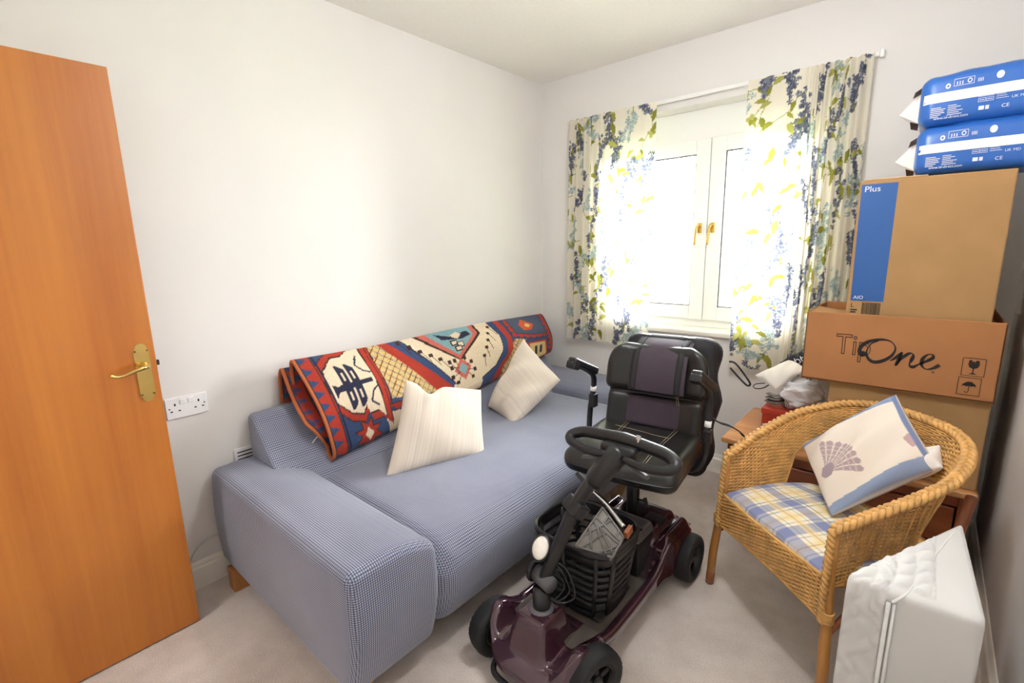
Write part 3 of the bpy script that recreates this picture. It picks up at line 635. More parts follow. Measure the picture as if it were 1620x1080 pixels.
# ------------------------------------------------------------------ chest of drawers in the corner
CT = .476
ch = thing('chest_of_drawers', 'low pine chest of drawers under the stacked boxes', 'chest', (-.23, 2.62, 0))
new('top_board', *rbox(-.69, .225, 2.328, 2.895, CT - .028, CT, .010, 4), 'pine', ch)
new('carcass', *join([rbox(-.665, -.64, 2.36, 2.885, .03, CT - .028, .002, 1), rbox(.175, .20, 2.36, 2.885, .03, CT - .028, .002, 1), box(-.64, .175, 2.87, 2.885, .03, CT - .03), box(-.64, .175, 2.37, 2.87, .05, .065)]), 'pine_dark', ch)
new('plinth', *rbox(-.67, .205, 2.352, 2.372, 0, .065, .004), 'pine_dark', ch)
new('front_rail', *rbox(-.64, .175, 2.358, 2.376, CT - .075, CT - .028, .002), 'pine_dark', ch)
for z0, z1 in ((.075, .235), (.245, .395)):
    d = new('drawer', *rbox(-.632, .168, 2.350, 2.80, z0, z1, .005), 'pine_dark', ch)
    for x in (-.45, -.02):
        kv, kf = lathe([(.011, 0), (.009, .012), (.018, .022), (.016, .032), (0, .036)], 'Y', (0, 0, 0), 20)
        new('knob', kv * np.array([1, -1, 1]) + np.array([x, 2.350, (z0 + z1) / 2]), kf, 'pine', d, True)

# ------------------------------------------------------------------ cardboard boxes
EX, EZ = (1, 0, 0), (0, 0, 1)
lowb = thing('cardboard_box', 'plain brown cardboard box resting on the pine chest, bottom of the stack', 'box', (-.03, 2.6, CT), 'stacked cardboard boxes')
new('carton', *rbox(-.275, .217, 2.362, 2.83, CT + .001, .822, .004, 2), 'cardboard', lowb)
new('packing_tape', *join([box(-.276, .218, 2.3612, 2.3616, .742, .7425), box(-.06, -.02, 2.36, 2.83, .8222, .8226)]), 'print_tan', lowb)
new('recycling_mark', *decal(ring(.155, .055, .021, .023, 20) + [[(.147, .05), (.155, .066), (.163, .05)]] + [[(.137, .03), (.145, .024), (.173, .024), (.165, .03)]], (0, 2.362, CT), EX, EZ), 'print_black', lowb)
tip = thing('cardboard_box', 'orange brown printed cardboard box in the middle of the stack', 'box', (-.08, 2.6, .824), 'stacked cardboard boxes')
tx0, tx1, ty0, ty1, tz0, tz1 = -.378, .221, 2.340, 2.80, .826, 1.116
new('carton', *join([rbox(tx0, tx1, ty0, ty0 + .006, tz0, tz1, .002, 1), rbox(tx0, tx1, ty1 - .006, ty1, tz0, tz1, .002, 1), rbox(tx0, tx0 + .006, ty0, ty1, tz0, tz1, .002, 1), rbox(tx1 - .006, tx1, ty0, ty1, tz0, tz1 - .004, .002, 1), box(tx0, tx1, ty0, ty1, tz0, tz0 + .006)]), 'cardboard_orange', tip)
new('inner_flap', *join([box(tx0 + .006, tx1 - .006, ty0 + .006, ty1 - .006, 1.072, 1.078)]), 'cardboard', tip)
new('side_flap', *rot(box(tx0 + .004, tx0 + .13, ty0 + .03, ty1 - .2, 1.108, 1.113), math.radians(9), 'Y', (tx0, 0, 1.11)), 'cardboard', tip)
O = (tx0, ty0, tz0)
text('lettering', 'Tip', (tx0 + .112, ty0, tz0 + .125), (.999, 0, -.0), EZ, .118, 'print_black', tip, outline=.0015, off=.0012, width=.118)
def script(pts, n=10): return catmull(pts, n)
one = []
sO = script([(.236, .135), (.216, .128), (.206, .142), (.212, .168), (.236, .190), (.272, .201), (.302, .196), (.318, .172), (.310, .142), (.286, .118), (.258, .108), (.238, .120), (.230, .146), (.240, .178), (.262, .196)], 8)
t = np.linspace(0, 1, len(sO)); one += ribbon(sO, .0035 + .010 * np.abs(np.sin(t * PI * 2.2)) ** 1.5); one += ring(.219, .138, 0.0, .010, 12)
sN = script([(.308, .120), (.326, .138), (.340, .158), (.336, .140), (.326, .104), (.340, .134), (.362, .157), (.374, .152), (.370, .130), (.366, .112), (.378, .106), (.396, .122)], 7)
t = np.linspace(0, 1, len(sN)); one += ribbon(sN, .004 + .008 * (np.sin(t * PI * 5) ** 2))
sE = script([(.394, .118), (.412, .132), (.430, .148), (.428, .160), (.414, .158), (.402, .140), (.402, .116), (.416, .103), (.436, .110), (.452, .124)], 7)
t = np.linspace(0, 1, len(sE)); one += ribbon(sE, .004 + .008 * (np.sin(t * PI * 2.6) ** 2))
one += ring(.437, .094, .002, .0035, 10)
one = [[(a - .012, b - .004) for a, b in p] for p in one]
new('script_lettering', *decal(one, O, EX, EZ, .0016), 'print_black', tip)
def boxline(x, y, w, h, lw=.0018): return [rect(x, y, x + w, y + lw), rect(x, y + h - lw, x + w, y + h), rect(x, y, x + lw, y + h), rect(x + w - lw, y, x + w, y + h)]
gl = boxline(.500, .092, .062, .066) + [[(.518, .15), (.516, .134), (.520, .124), (.529, .119), (.533, .119), (.542, .124), (.546, .134), (.544, .15), (.536, .15), (.533, .142), (.530, .148), (.527, .143), (.525, .15)], rect(.5295, .102, .5325, .120), [(.519, .099), (.543, .099), (.533, .104), (.529, .104)]]
new('fragile_mark', *decal(gl, O, EX, EZ, .0012), 'print_black', tip)
um = boxline(.496, .020, .062, .066) + [[(.507, .052), (.511, .062), (.521, .070), (.527, .071), (.533, .070), (.543, .062), (.547, .052), (.540, .056), (.533, .053), (.527, .056), (.520, .053), (.513, .056)], rect(.526, .034, .528, .056)] + ribbon(script([(.527, .035), (.524, .030), (.519, .031), (.518, .035)], 4), .002)
new('keep_dry_mark', *decal(um, O, EX, EZ, .0012), 'print_black', tip)
plus = thing('cardboard_box', 'tall brown cardboard box with a blue printed band, top of the stack', 'box', (-.02, 2.6, 1.08), 'stacked cardboard boxes')
px0, px1, pyf = -.247, .182, 2.362
new('carton', *rbox(px0, px1, pyf, 2.76, 1.08, 1.632, .004, 2), 'cardboard', plus)
new('top_flap', *rbox(px0 + .012, px0 + .20, 2.38, 2.75, 1.634, 1.638, .001, 1), 'cardboard_edge', plus)
Op = (px0, pyf, 1.08)
new('blue_band', *decal([[(.012, .088), (.118, .088), (.118, .538), (.006, .538)]], Op, EX, EZ), 'print_blue', plus)
text('lettering', 'Plus', (px0 + .016, pyf, 1.590), EX, EZ, .030, 'print_white', plus, off=.0016, width=.048)
text('lettering', 'AIO', (px0 + .020, pyf, 1.176), EX, EZ, .019, 'print_white', plus, off=.0016)
text('lettering', 'L', (px0 + .014, pyf, 1.142), EX, EZ, .024, 'print_black', plus)
new('small_print', *decal([rect(.015, .040 + .009 * k, .015 + (.018, .022, .016)[k % 3], .045 + .009 * k) for k in range(2)], Op, EX, EZ), 'print_black', plus)
bars = []; x = .052
while x < .112: w = R_.choice((.0009, .0014, .0022)); bars.append(rect(x, .036, x + w, .083)); x += w + R_.choice((.0009, .0015))
o = new('barcode', *decal(bars, Op, EX, EZ), 'print_black', plus); o['kind'] = 'stuff'

# ------------------------------------------------------------------ blue plastic packs
def pack(z0, z1, x0, x1, label, seed):
    p = thing('plastic_pack', label, 'pack', ((x0 + x1) / 2, 2.52, z0), 'blue plastic packs')
    y0, y1 = 2.385, 2.66
    def fn(P):
        P = P.copy(); u = (P[:, 0] - x0) / (x1 - x0); w = (P[:, 2] - z0) / (z1 - z0); v = (P[:, 1] - y0) / (y1 - y0)
        P[:, 1] -= .012 * np.sin(PI * w) * (v < .5) * np.sin(PI * np.clip(u, .02, .98)) ** .3; P[:, 2] += .006 * np.sin(u * 21 + seed) * (w > .5) * np.sin(PI * np.clip(v, 0, 1)); P[:, 2] += .010 * np.sin(PI * np.clip(u, 0, 1)) * (w > .5)
        return P
    V, F = softbox(x0, x1, y0, y1, z0, z1, .035, (26,), fn)
    b = new('film_wrap', V, F, ['pack_blue', 'pack_white'], p, True)
    cen = np.array([np.mean([V[i] for i in f], axis=0) for f in F]); zr = (cen[:, 2] - z0) / (z1 - z0)
    # white stripe round the front
    n = 40; us = np.linspace(.03, .985, n); ws = np.linspace(.44, .63, 6); pts = []
    front = V[(V[:, 1] < y0 + .05)]
    def yfront(x, z):
        d = (front[:, 0] - x) ** 2 + (front[:, 2] - z) ** 2; i = np.argsort(d)[:6]; w = 1 / (d[i] + 1e-5); return (front[i, 1] * w).sum() / w.sum()
    for u in us:
        for w in ws: X, Z = x0 + u * (x1 - x0), z0 + w * (z1 - z0); pts.append((X, yfront(X, Z) - .0025, Z))
    new('white_band', pts, gridf(n, 6), 'pack_white', p, True)
    # torn open end with white contents and dark film
    xe = x0; zm = (z0 + z1) / 2
    e = np.array([(xe + .004, y0 + .03, z0 + .02), (xe + .004, y0 + .22, z0 + .02), (xe + .004, y0 + .22, z1 - .03), (xe + .004, y0 + .03, z1 - .035), (xe - .062, y0 + .12, zm - .012 + .004 * seed)])
    new('torn_end', e, [(0, 1, 4), (1, 2, 4), (2, 3, 4), (3, 0, 4)], 'pack_white', p)
    for zz, s in ((z1 - .045, 1), (z0 + .018, -1)): new('dark_film', [(xe + .004, y0 + .028, zz), (xe - .022, y0 + .034, zz - s * .012), (xe - .018, y0 + .05, zz + s * .012), (xe + .003, y0 + .034, zz + s * .022), (xe + .003, y0 + .06, zz)], [(0, 1, 2, 3), (3, 2, 4)], 'pack_black', p)
    yo = y0 - .0155; H = z1 - z0
    def put(s, u, w, size, width=None): text('lettering', s, (x0 + u, min(yfront(x0 + u + q, z0 + w * H + e) for q in (0, .05, .1) for e in (0, .015)) - .003, z0 + w * H), (1, 0, 0), EZ, size, 'print_white', p, off=.0, width=width)
    put('www.id-direct.com', .045, .105, .0125, .090); put('CE', .215, .17, .016); put('UK MD', .236, .32, .012)
    lines = []
    for k in range(6): lines.append(rect(.045, .026 + .0058 * k, .045 + (.030, .038, .050, .046, .052, .036)[k], .0285 + .0058 * k)); lines.append(rect(.105, .028 + .0058 * k, .105 + (.05, .04, .052, .03, .044, .03)[k], .0303 + .0058 * k))
    for k in range(2):
        for j in range(2): lines += boxline(.205 + .026 * j, .055 + .016 * k, .024, .012, .0012); lines.append(rect(.209 + .026 * j, .06 + .016 * k, .225 + .026 * j, .062 + .016 * k))
    for k in range(5): lines.append(rect(.262, .058 + .006 * k, .262 + (.04, .034, .03, .02, .026)[k], .0595 + .006 * k))
    lines += [rect(.21, .03, .228, .042), rect(.232, .03, .244, .042)]
    lines += ring(.265, H * .80, .0, .0125, 18) + boxline(.115, H * .715, .068, .024, .0014) + ring(.168, H * .715 + .012, .005, .008, 14) + ring(.096, H * .74, .004, .009, 14) + [rect(.125 + .009 * k, H * .735, .128 + .009 * k, H * .80) for k in range(3)] + [rect(.195 + .005 * k, H * .73, .197 + .005 * k, H * .80) for k in range(4)]
    Vd = []; Fd = []
    for q in lines:
        f = []
        for a, bb in q: a *= .76; f.append(len(Vd)); Vd.append((x0 + a, yfront(x0 + a, z0 + bb) - .0035, z0 + bb))
        Fd.append(tuple(f))
    o = new('small_print', Vd, Fd, 'print_white', p); o['kind'] = 'stuff'
pack(1.638, 1.800, -.095, .278, 'blue plastic pack lying directly on the top cardboard box, torn end out', 0)
pack(1.805, 1.972, -.100, .278, 'upper blue plastic pack, resting on another pack near the ceiling', 1)

# ------------------------------------------------------------------ bags and shoe box on the chest
rb = thing('shoe_box', 'red card box on the pine chest under the white bags', 'box', (-.43, 2.55, CT))
new('body', *rbox(-.548, -.315, 2.47, 2.66, CT + .001, .592, .003, 2), 'red_card', rb)
new('lid', *rbox(-.552, -.311, 2.466, 2.664, .590, .618, .003, 2), 'red_card', rb)
new('product_label', *decal([rect(.006, .02, .05, .062)], (-.548, 2.47, CT), EX, EZ), 'print_white', rb)
new('label_print', *decal([rect(.011 + .005 * (k % 3), .03 + .008 * (k // 3), .0145 + .005 * (k % 3), .035 + .008 * (k // 3)) for k in range(9)] + [rect(.03, .032, .045, .036), rect(.03, .045, .042, .052)], (-.548, 2.47, CT), EX, EZ, .0012), 'print_black', rb)
def crumple(name, label, cat, c, r, mat, seed, sq=(1, 1, 1), amp=.16, sub=4, rotz=0, tilt=0):
    bm = bmesh.new(); bmesh.ops.create_icosphere(bm, subdivisions=sub, radius=1); rs = np.random.RandomState(seed); V = np.array([v.co[:] for v in bm.verts]); bm.verts.index_update(); F = [tuple(v.index for v in f.verts) for f in bm.faces]; bm.free()
    d = np.zeros(len(V))
    for k in range(14): w = rs.normal(size=3); w *= rs.uniform(1.5, 6) / np.linalg.norm(w); d += np.abs(np.sin(V @ w + rs.uniform(0, 6))) * amp * rs.uniform(.3, 1) / 3
    V = V * (1 - d[:, None] + .25); V = np.sign(V) * np.abs(V) ** .85 * np.array(sq) * r
    V, _ = rot((V, F), tilt, 'Y'); V, _ = rot((V, F), rotz, 'Z'); V = V + np.array(c, float)
    o = new(name, V, F, mat, None, False); return tag(o, label, cat)
b1 = crumple('carrier_bag', 'crumpled white plastic bag slumped on the red box beside the boxes', 'bag', (-.400, 2.530, .700), .128, 'bag_white', 11, (1.0, .68, .82), amp=.30, rotz=.1, tilt=-.3)
bv_ = np.array([v.co[:] for v in b1.data.vertices]) + ORG[b1.name]
px_, pz_ = -.452, .648
near_ = bv_[((bv_[:, 0] - px_) ** 2 + (bv_[:, 2] - pz_) ** 2) < .02 ** 2]
py_ = near_[:, 1].min() if len(near_) else 2.46
new('bag_print', *decal(ring(0, 0, .011, .014, 14) + [[(-.006, -.008), (-.002, -.008), (-.002, .008), (-.006, .008)], [(.002, -.008), (.006, -.008), (.006, .008), (.002, .008)]], (px_, py_ - .001, pz_), EX, EZ), 'print_black', b1)
b2 = tag(new('cotton_bag', *pillow((-.60, 2.50, .765), (-.50, 2.47, .715), (-.385, 2.52, .825), (-.47, 2.60, .845), .05, 40, .02, seed=9, wr=.012), 'bag_cream', None, True), 'folded cream cotton bag lying on top of the white plastic bag', 'bag')
new('bag_handle', *tube(catmull([(-.55, 2.49, .735), (-.585, 2.48, .728), (-.598, 2.475, .715), (-.585, 2.475, .705), (-.555, 2.48, .712), (-.53, 2.485, .732)], 6), .005, 6, flat=(.4, 1.3)), 'strap', b2, True)
b3 = tag(new('patterned_bag', *pillow((-.52, 2.60, .82), (-.385, 2.57, .80), (-.380, 2.60, .915), (-.43, 2.66, .88), .05, 20, .02, seed=3, wr=.006), 'black_nylon', None, True), 'black bag with white curly print between curtain and boxes', 'bag')
new('curly_print', *join([tube(catmull([(x, 2.567 + k * .004, z), (x + .014, 2.566 + k * .004, z + .012), (x + .026, 2.566 + k * .004, z), (x + .012, 2.566 + k * .004, z - .01), (x - .002, 2.567 + k * .004, z + .014)], 5), .002, 5) for k, (x, z) in enumerate(((-.425, .858), (-.415, .884), (-.45, .842)))]), 'print_white', b3, True)
tag(new('rolled_newspaper', *join([tube(catmull([(-.54, 2.53 + .0 * k, .640 + .018 * k), (-.50, 2.50, .642 + .018 * k), (-.46, 2.55, .648 + .017 * k)], 6), .014 - .002 * k, 10, flat=(.5, 1.4)) for k in range(3)]), 'paper_grey', None, True), 'folded grey newspapers wedged under the white bags', 'newspaper')

# ------------------------------------------------------------------ wicker tub chair
cO = np.array([-.328, 1.71]); cth = -.68
cu_, cv_ = np.array([math.cos(cth), math.sin(cth)]), np.array([-math.sin(cth), math.cos(cth)])
def LC(u, v, z): p = cO + cu_ * u + cv_ * v; return np.array([p[0], p[1], z])
def LCs(A): return np.array([LC(*a) for a in A])
chair = thing('wicker_chair', 'golden wicker tub armchair with cane legs in front of the boxes', 'chair', tuple(LC(0, .28, 0)))
w0, w1, dd, zz0, zz1, pw, fl = .256, .326, .546, .59, .80, .668, .913
def rim_raw(n):
    t = np.linspace(-PI / 2, PI / 2, n); u = np.sign(np.sin(t)) * np.abs(np.sin(t)) ** pw * w1; v = dd * np.abs(np.cos(t)) ** pw
    u = u * (1 - (1 - w0 / w1) * np.clip(1 - v / (dd * .6), 0, 1)); z = zz0 + (zz1 - zz0) * np.clip(v / dd, 0, 1) ** fl; return np.c_[u, v, z]
def resample(P, n):
    s = np.r_[0, np.cumsum(np.linalg.norm(np.diff(P, axis=0), axis=1))]; q = np.linspace(0, s[-1], n); return np.c_[[np.interp(q, s, P[:, k]) for k in range(P.shape[1])]].T
NS = 92
rim = resample(rim_raw(600), NS * 2 + 1)
zb_ = np.interp(rim[:, 1], [0, .25, .29, .325, .37, .42, .6], [.395, .395, .45, .56, .61, .63, .635])
def shellpt(r, z):
    """shell point below rim sample r=(u,v,zr): shell leans inward going down"""
    d = max(r[2] - z, 0); k = min(d / .4, 1); f = float(np.clip(r[1] / .15, 0, 1)); ins = ((.034 * (1 - math.exp(-d / .04)) + .03 * k)) * f
    nn = np.array([r[0] * 1.1, max(r[1] - .16, 0)]); nn /= np.linalg.norm(nn) + 1e-9; return np.array([r[0] - nn[0] * ins, r[1] - nn[1] * ins, z])
parts = []; stakes = []
for row in range(1, 62):
    dz = row * .0066; run = []
    def flush():
        if len(run) > 5:
            P = np.array(run); parts.append(tube(P, .0036, 5, cap=False))
    for i in range(len(rim)):
        z = rim[i, 2] - .012 - dz
        if z < zb_[i] + .004: flush(); run = []; continue
        p = shellpt(rim[i], z); nrm = np.array([p[0], max(p[1] - .12, 0), 0]); nrm /= np.linalg.norm(nrm) + 1e-9
        run.append(LC(*(p + nrm * .0034 * (math.cos(PI * i / 2 + PI * row) if True else 0))))
    flush()
w = new('woven_shell', *join(parts), 'wicker', chair, True); w['kind'] = 'stuff'
for i in range(0, len(rim), 4):
    a, b = shellpt(rim[i], rim[i, 2] - .008), shellpt(rim[i], zb_[i]); stakes.append(tube([LC(*a), LC(*((a + b) / 2)), LC(*b)], .0022, 5))
w = new('shell_stakes', *join(stakes), 'wicker', chair, True); w['kind'] = 'stuff'
def braid(path, amp=.0095, r=.0085, pitch=.062, strands=3, fade=0):
    P = resample(np.asarray(path, float), max(20, int(np.linalg.norm(np.diff(path, axis=0), axis=1).sum() / .006))); T_ = np.gradient(P, axis=0); T_ /= np.linalg.norm(T_, axis=1)[:, None]
    side = np.cross(T_, np.array([0, 0, 1.]) if abs(T_[0][2]) < .8 else np.array([1., .2, 0])); side /= np.linalg.norm(side, axis=1)[:, None]; up = np.cross(side, T_); s = np.r_[0, np.cumsum(np.linalg.norm(np.diff(P, axis=0), axis=1))]
    out = []
    for k in range(strands):
        ph = 2 * PI * (s / pitch + k / strands); Q = P + side * (amp * 1.35 * np.sin(ph))[:, None] + up * (amp * .7 * np.sin(2 * ph))[:, None]; out.append(tube(Q, r, 6))
    return join(out)
rw = LCs(rim)
new('braided_rim', *braid(rw + np.array([0, 0, -.004])), 'wicker', chair, True)
new('inner_rim_pole', *tube(rw[::2] + np.array([0, 0, -.012]), .009, 8), 'cane', chair, True)
edge = LCs([shellpt(rim[i], zb_[i]) for i in range(len(rim))])
new('edge_binding', *tube(edge, .0065, 8), 'wicker', chair, True)
legs = []
for s in (-1, 1):
    top = (s * w0, 0, zz0 - .005); lg = new('front_leg', *tube(LCs([(s * .290, -.015, 0), (s * .284, -.012, .15), (s * .268, -.004, .32), (s * .258, 0, .45), top]), [.0165, .0165, .0155, .0145, .0135], 12), 'cane', chair, True)
    new('leg_wrap', *join([tube(LCs([(s * .2705 + .0175 * math.cos(a), -.006 + .0175 * math.sin(a), .295 + zq) for a in np.linspace(0, 2 * PI, 14)]), .0035, 5, cap=False) for zq in np.arange(0, .034, .0062)]), 'wicker', lg, True)
    new('leg_tip', *tube(LCs([(s * .2905, -.0152, .002), (s * .288, -.014, .055)]), .0172, 12), 'cane_red', lg, True)
    new('corner_braid', *braid(LCs([(s * .262, -.016, .29), (s * .258, -.014, .40), (s * .258, -.010, .50), (s * (w0 - .002), -.004, zz0 - .004)]), .0085, .0075, .05), 'wicker', chair, True)
    new('back_leg', *tube(LCs([(s * .255, .56, 0), (s * .235, .53, .2), (s * .215, .49, .40), (s * .24, .50, .62)]), .015, 10), 'cane_red', chair, True)
    new('side_stretcher', *tube(catmull(LCs([(s * .275, -.005, .25), (s * .262, .10, .315), (s * .25, .22, .36), (s * .243, .36, .375), (s * .235, .50, .26)]), 6), .010, 8), 'cane_red', chair, True)
seat_o = resample(rim_raw(300), 60)
ring_ = LCs([(p[0] * .90, p[1] * .93, .392) for p in seat_o])
new('seat_ring', *tube(np.vstack([ring_, ring_[:1]]), .013, 10), 'cane', chair, True)
sg = []
vv = np.linspace(0, 1, 30)
for i, a in enumerate(seat_o[:30]):
    b = seat_o[59 - i]; P = [(a[0] * .9 + (b[0] * .9 - a[0] * .9) * t, a[1] * .93 + (b[1] - a[1]) * .93 * t, .400 + .002 * math.cos(PI * (k + i))) for k, t in enumerate(np.linspace(0, 1, 40))]
    sg.append(tube(LCs(P), .0085, 5, flat=(.5, 1)))
w = new('woven_seat', *join(sg), 'wicker', chair, True); w['kind'] = 'stuff'
ap = []
for row in range(20):
    z = .425 - row * .0066
    zbot = lambda u: .295 + .022 * (1 - (u / .25) ** 2)
    run = []
    for i, u in enumerate(np.linspace(-.252, .252, 61)):
        if z < zbot(u):
            if len(run) > 4: ap.append(tube(LCs(run), .0036, 5, cap=False))
            run = []; continue
        run.append((u * (1 + .02), -.012 - .012 * (1 - (u / .25) ** 2) + .0034 * math.cos(PI * i / 2 + PI * row), z))
    if len(run) > 4: ap.append(tube(LCs(run), .0036, 5, cap=False))
w = new('woven_apron', *join(ap), 'wicker', chair, True); w['kind'] = 'stuff'
new('apron_binding', *join([tube(LCs([(u, -.012 - .012 * (1 - (u / .25) ** 2), .293 + .022 * (1 - (u / .25) ** 2)) for u in np.linspace(-.262, .262, 20)]), .006, 7), tube(LCs([(u, -.010 - .010 * (1 - (u / .25) ** 2), .430) for u in np.linspace(-.25, .25, 20)]), .006, 7)]), 'wicker', chair, True)
# plaid seat pad
def plaid(n, m, w, h):
    X, Y = np.meshgrid(np.linspace(0, w, n), np.linspace(0, h, m), indexing='ij'); base = np.zeros((n, m, 3)); base[:] = lin((236, 226, 208))
    def band(A, p, a, b, c, al):
        k = ((A % p) > a) & ((A % p) < b); base[k] = base[k] * (1 - al) + np.array(lin(c)) * al
    for A in (X, Y):
        band(A, .15, .0, .044, (70, 96, 164), .55); band(A, .15, .058, .062, (70, 120, 120), .6); band(A, .15, .085, .118, (232, 212, 150), .6); band(A, .15, .099, .103, (190, 140, 70), .5); band(A, .15, .134, .138, (70, 120, 120), .6)
    return base
n, m = 150, 150
U, V = np.meshgrid(np.linspace(-1, 1, n), np.linspace(0, 1, m), indexing='ij')
hw_ = .236 + .018 * np.sin(PI * V * .8); up_ = U * hw_ * (1 - .06 * V ** 4); vp_ = -.012 + .43 * V * (1 - .08 * U ** 2 * V); th_ = (np.clip(1 - U ** 2, 0, 1) * np.clip(1 - (2 * V - 1) ** 2, 0, 1)) ** .22
zt_ = .430 + .036 * th_ + .003 * np.sin(7 * U + 5 * V); zb2 = .426 + 0 * U
P1 = np.stack([cO[0] + cu_[0] * up_ + cv_[0] * vp_, cO[1] + cu_[1] * up_ + cv_[1] * vp_, zt_], -1); P2 = P1.copy(); P2[..., 2] = zb2 - .004 * th_
pc_ = plaid(n, m, .50, .45).reshape(-1, 3); F = gridf(n, m)
pad = new('seat_pad', np.vstack([P1.reshape(-1, 3), P2.reshape(-1, 3)]), F + [tuple(i + n * m for i in reversed(q)) for q in F], 'plaid', None, True, np.vstack([pc_, pc_])); weld(pad)
tag(pad, 'blue, cream and yellow checked pad on the wicker chair seat', 'seat pad')
# shell cushion
cvs = Canvas(1, 1, 1 / 119, (232, 220, 206))
cvs.poly([(0, 0), (1, 0), (1, .10), (.0, .07)], (134, 148, 178)); cvs.poly([(0, .92), (1, .86), (1, 1), (0, 1)], (142, 156, 184)); cvs.poly([(.965, 0), (1, 0), (1, 1), (.965, 1)], (120, 134, 170)); cvs.poly([(0, 0), (.025, 0), (.025, 1), (0, 1)], (132, 146, 178))
hx, hy = .15, .60
for k in range(9):
    a = math.radians(-72 + k * 12); L_ = .36; da = .085
    cvs.poly([(hx + .03 * math.cos(a), hy + .03 * math.sin(a)), (hx + L_ * math.cos(a - da), hy + L_ * math.sin(a - da)), (hx + (L_ + .02) * math.cos(a), hy + (L_ + .02) * math.sin(a)), (hx + L_ * math.cos(a + da), hy + L_ * math.sin(a + da))], (176, 156, 158))
    for q in (.22, .275, .32): cvs.line([(hx + q * math.cos(a - .1), hy + q * math.sin(a - .1)), (hx + q * math.cos(a + .1), hy + q * math.sin(a + .1))], .010, (206, 190, 184))
cvs.poly([(hx - .05, hy), (hx - .01, hy - .08), (hx + .10, hy - .10), (hx + .13, hy - .0), (hx + .07, hy + .08), (hx - .01, hy + .07)], (158, 140, 148))
cvs.poly([(.90, .60), (.965, .55), (.965, .72), (.93, .74)], (190, 160, 160))
cc_ = cvs.a
cA, cB, cC, cD = (-.315, 2.125, .600), (-.046, 2.115, .868), (.090, 1.955, .688), (-.168, 1.852, .470)
# corners: D (front bottom), C (right), B (top), A (left); front normal faces camera
cushion('scatter_cushion', 'pale cushion with a seashell print and blue border on the wicker chair', 'cushion', [cA, cD, cC, cB], .11, 'attr_cloth', .03, 4, np.transpose(cc_, (1, 0, 2))[:, :, :], 120, wr=.006)
c2_ = np.zeros((40, 40, 3)); c2_[:] = lin((236, 230, 224))
cushion('pillow_insert', 'white pillow filling showing at the side of the seashell cushion', 'pillow', [(.015, 2.05, .655), (.01, 1.96, .61), (.098, 1.938, .70), (.085, 2.02, .745)], .06, 'attr_cloth', .16, 6, c2_, 40)

# ------------------------------------------------------------------ white wedge mattress by the right wall
mt = thing('foam_wedge', 'white quilted foam wedge standing on end against the right wall', 'mattress', (.07, 1.40, 0))
wk = .8505
A_, B_, C_ = (-.088 * wk, 1.462 * wk), (.168 * wk, 2.01 * wk), (.196 * wk, 1.480 * wk)
n = 40; H = .64
tri = [A_, C_, B_]
def rtri(r=.03, k=8):
    out = []
    P = [np.array(p) for p in tri]
    for i in range(3):
        a, b, c = P[i - 1], P[i], P[(i + 1) % 3]; d1 = (a - b) / np.linalg.norm(a - b); d2 = (c - b) / np.linalg.norm(c - b); rr = .022
        s, e = b + d1 * rr, b + d2 * rr
        for t in np.linspace(0, 1, k): out.append((1 - t) ** 2 * s + 2 * t * (1 - t) * b + t * t * e)
        nx = P[(i + 1) % 3]; e2 = nx + (b - nx) / np.linalg.norm(b - nx) * rr
        for t in np.linspace(0, 1, 64)[1:-1]: out.append(e + (e2 - e) * t)
    return np.array(out)
ol = rtri(); cen = ol.mean(0); zs = np.r_[np.linspace(0.002, H - .03, 80), H - .018, H - .008, H - .002, H]
V = []; m = len(ol)
rs = np.random.RandomState(2)
for i, z in enumerate(zs):
    s = {len(zs) - 1: .90, len(zs) - 2: .955, len(zs) - 3: .985, len(zs) - 4: .997}.get(i, 1)
    bul = 1 + .012 * np.sin(PI * z / H); p = cen + (ol - cen) * s * bul; q = np.zeros(m)
    V.append(np.c_[p, np.full(m, z)])
top_n = 30
for k in range(1, top_n): s = .90 * (1 - k / top_n); V.append(np.c_[cen + (ol - cen) * s, np.full(m, H + .008 * (1 - s ** 2))])
V = np.vstack(V); rows = len(zs) + top_n - 1
# quilting relief on the left faces
nq = .0075 * np.abs(np.sin(V[:, 0] * 95 + 2.2 * np.sin(V[:, 2] * 45)) * np.sin(V[:, 2] * 60 + V[:, 1] * 60 + 1.5 * np.sin(V[:, 0] * 60))) ** .5
left = (V[:, 0] < .004) | ((V[:, 1] > 1.276) & (V[:, 2] > H - .001) & (V[:, 0] < .085))
V[:, 1] -= np.where(left & (V[:, 2] < H - .02), nq, 0); V[:, 2] += np.where(left & (V[:, 2] > H - .02), nq * 1.2, 0)
F = [(i * m + j, i * m + (j + 1) % m, (i + 1) * m + (j + 1) % m, (i + 1) * m + j) for i in range(rows - 1) for j in range(m)] + [tuple((rows - 1) * m + j for j in range(m))] + [tuple(range(m - 1, -1, -1))]
new('cover', V, F, 'mattress', mt, True)
def wp(P): return [(x * wk, y * wk, z * .64 / .505) for x, y, z in P]
new('piping', *join([tube(wp([(.012, 1.4595, .01), (.010, 1.4575, .25), (.012, 1.4605, .485)]), .0045, 6), tube(wp([(.024, 1.4605, .01), (.022, 1.4585, .25), (.024, 1.4615, .485)]), .0035, 6), tube(wp(catmull([(.018, 1.461, .487), (.05, 1.50, .506), (.10, 1.72, .510), (.150, 1.93, .505)], 6)), .0035, 6)]), 'piping', mt, True)

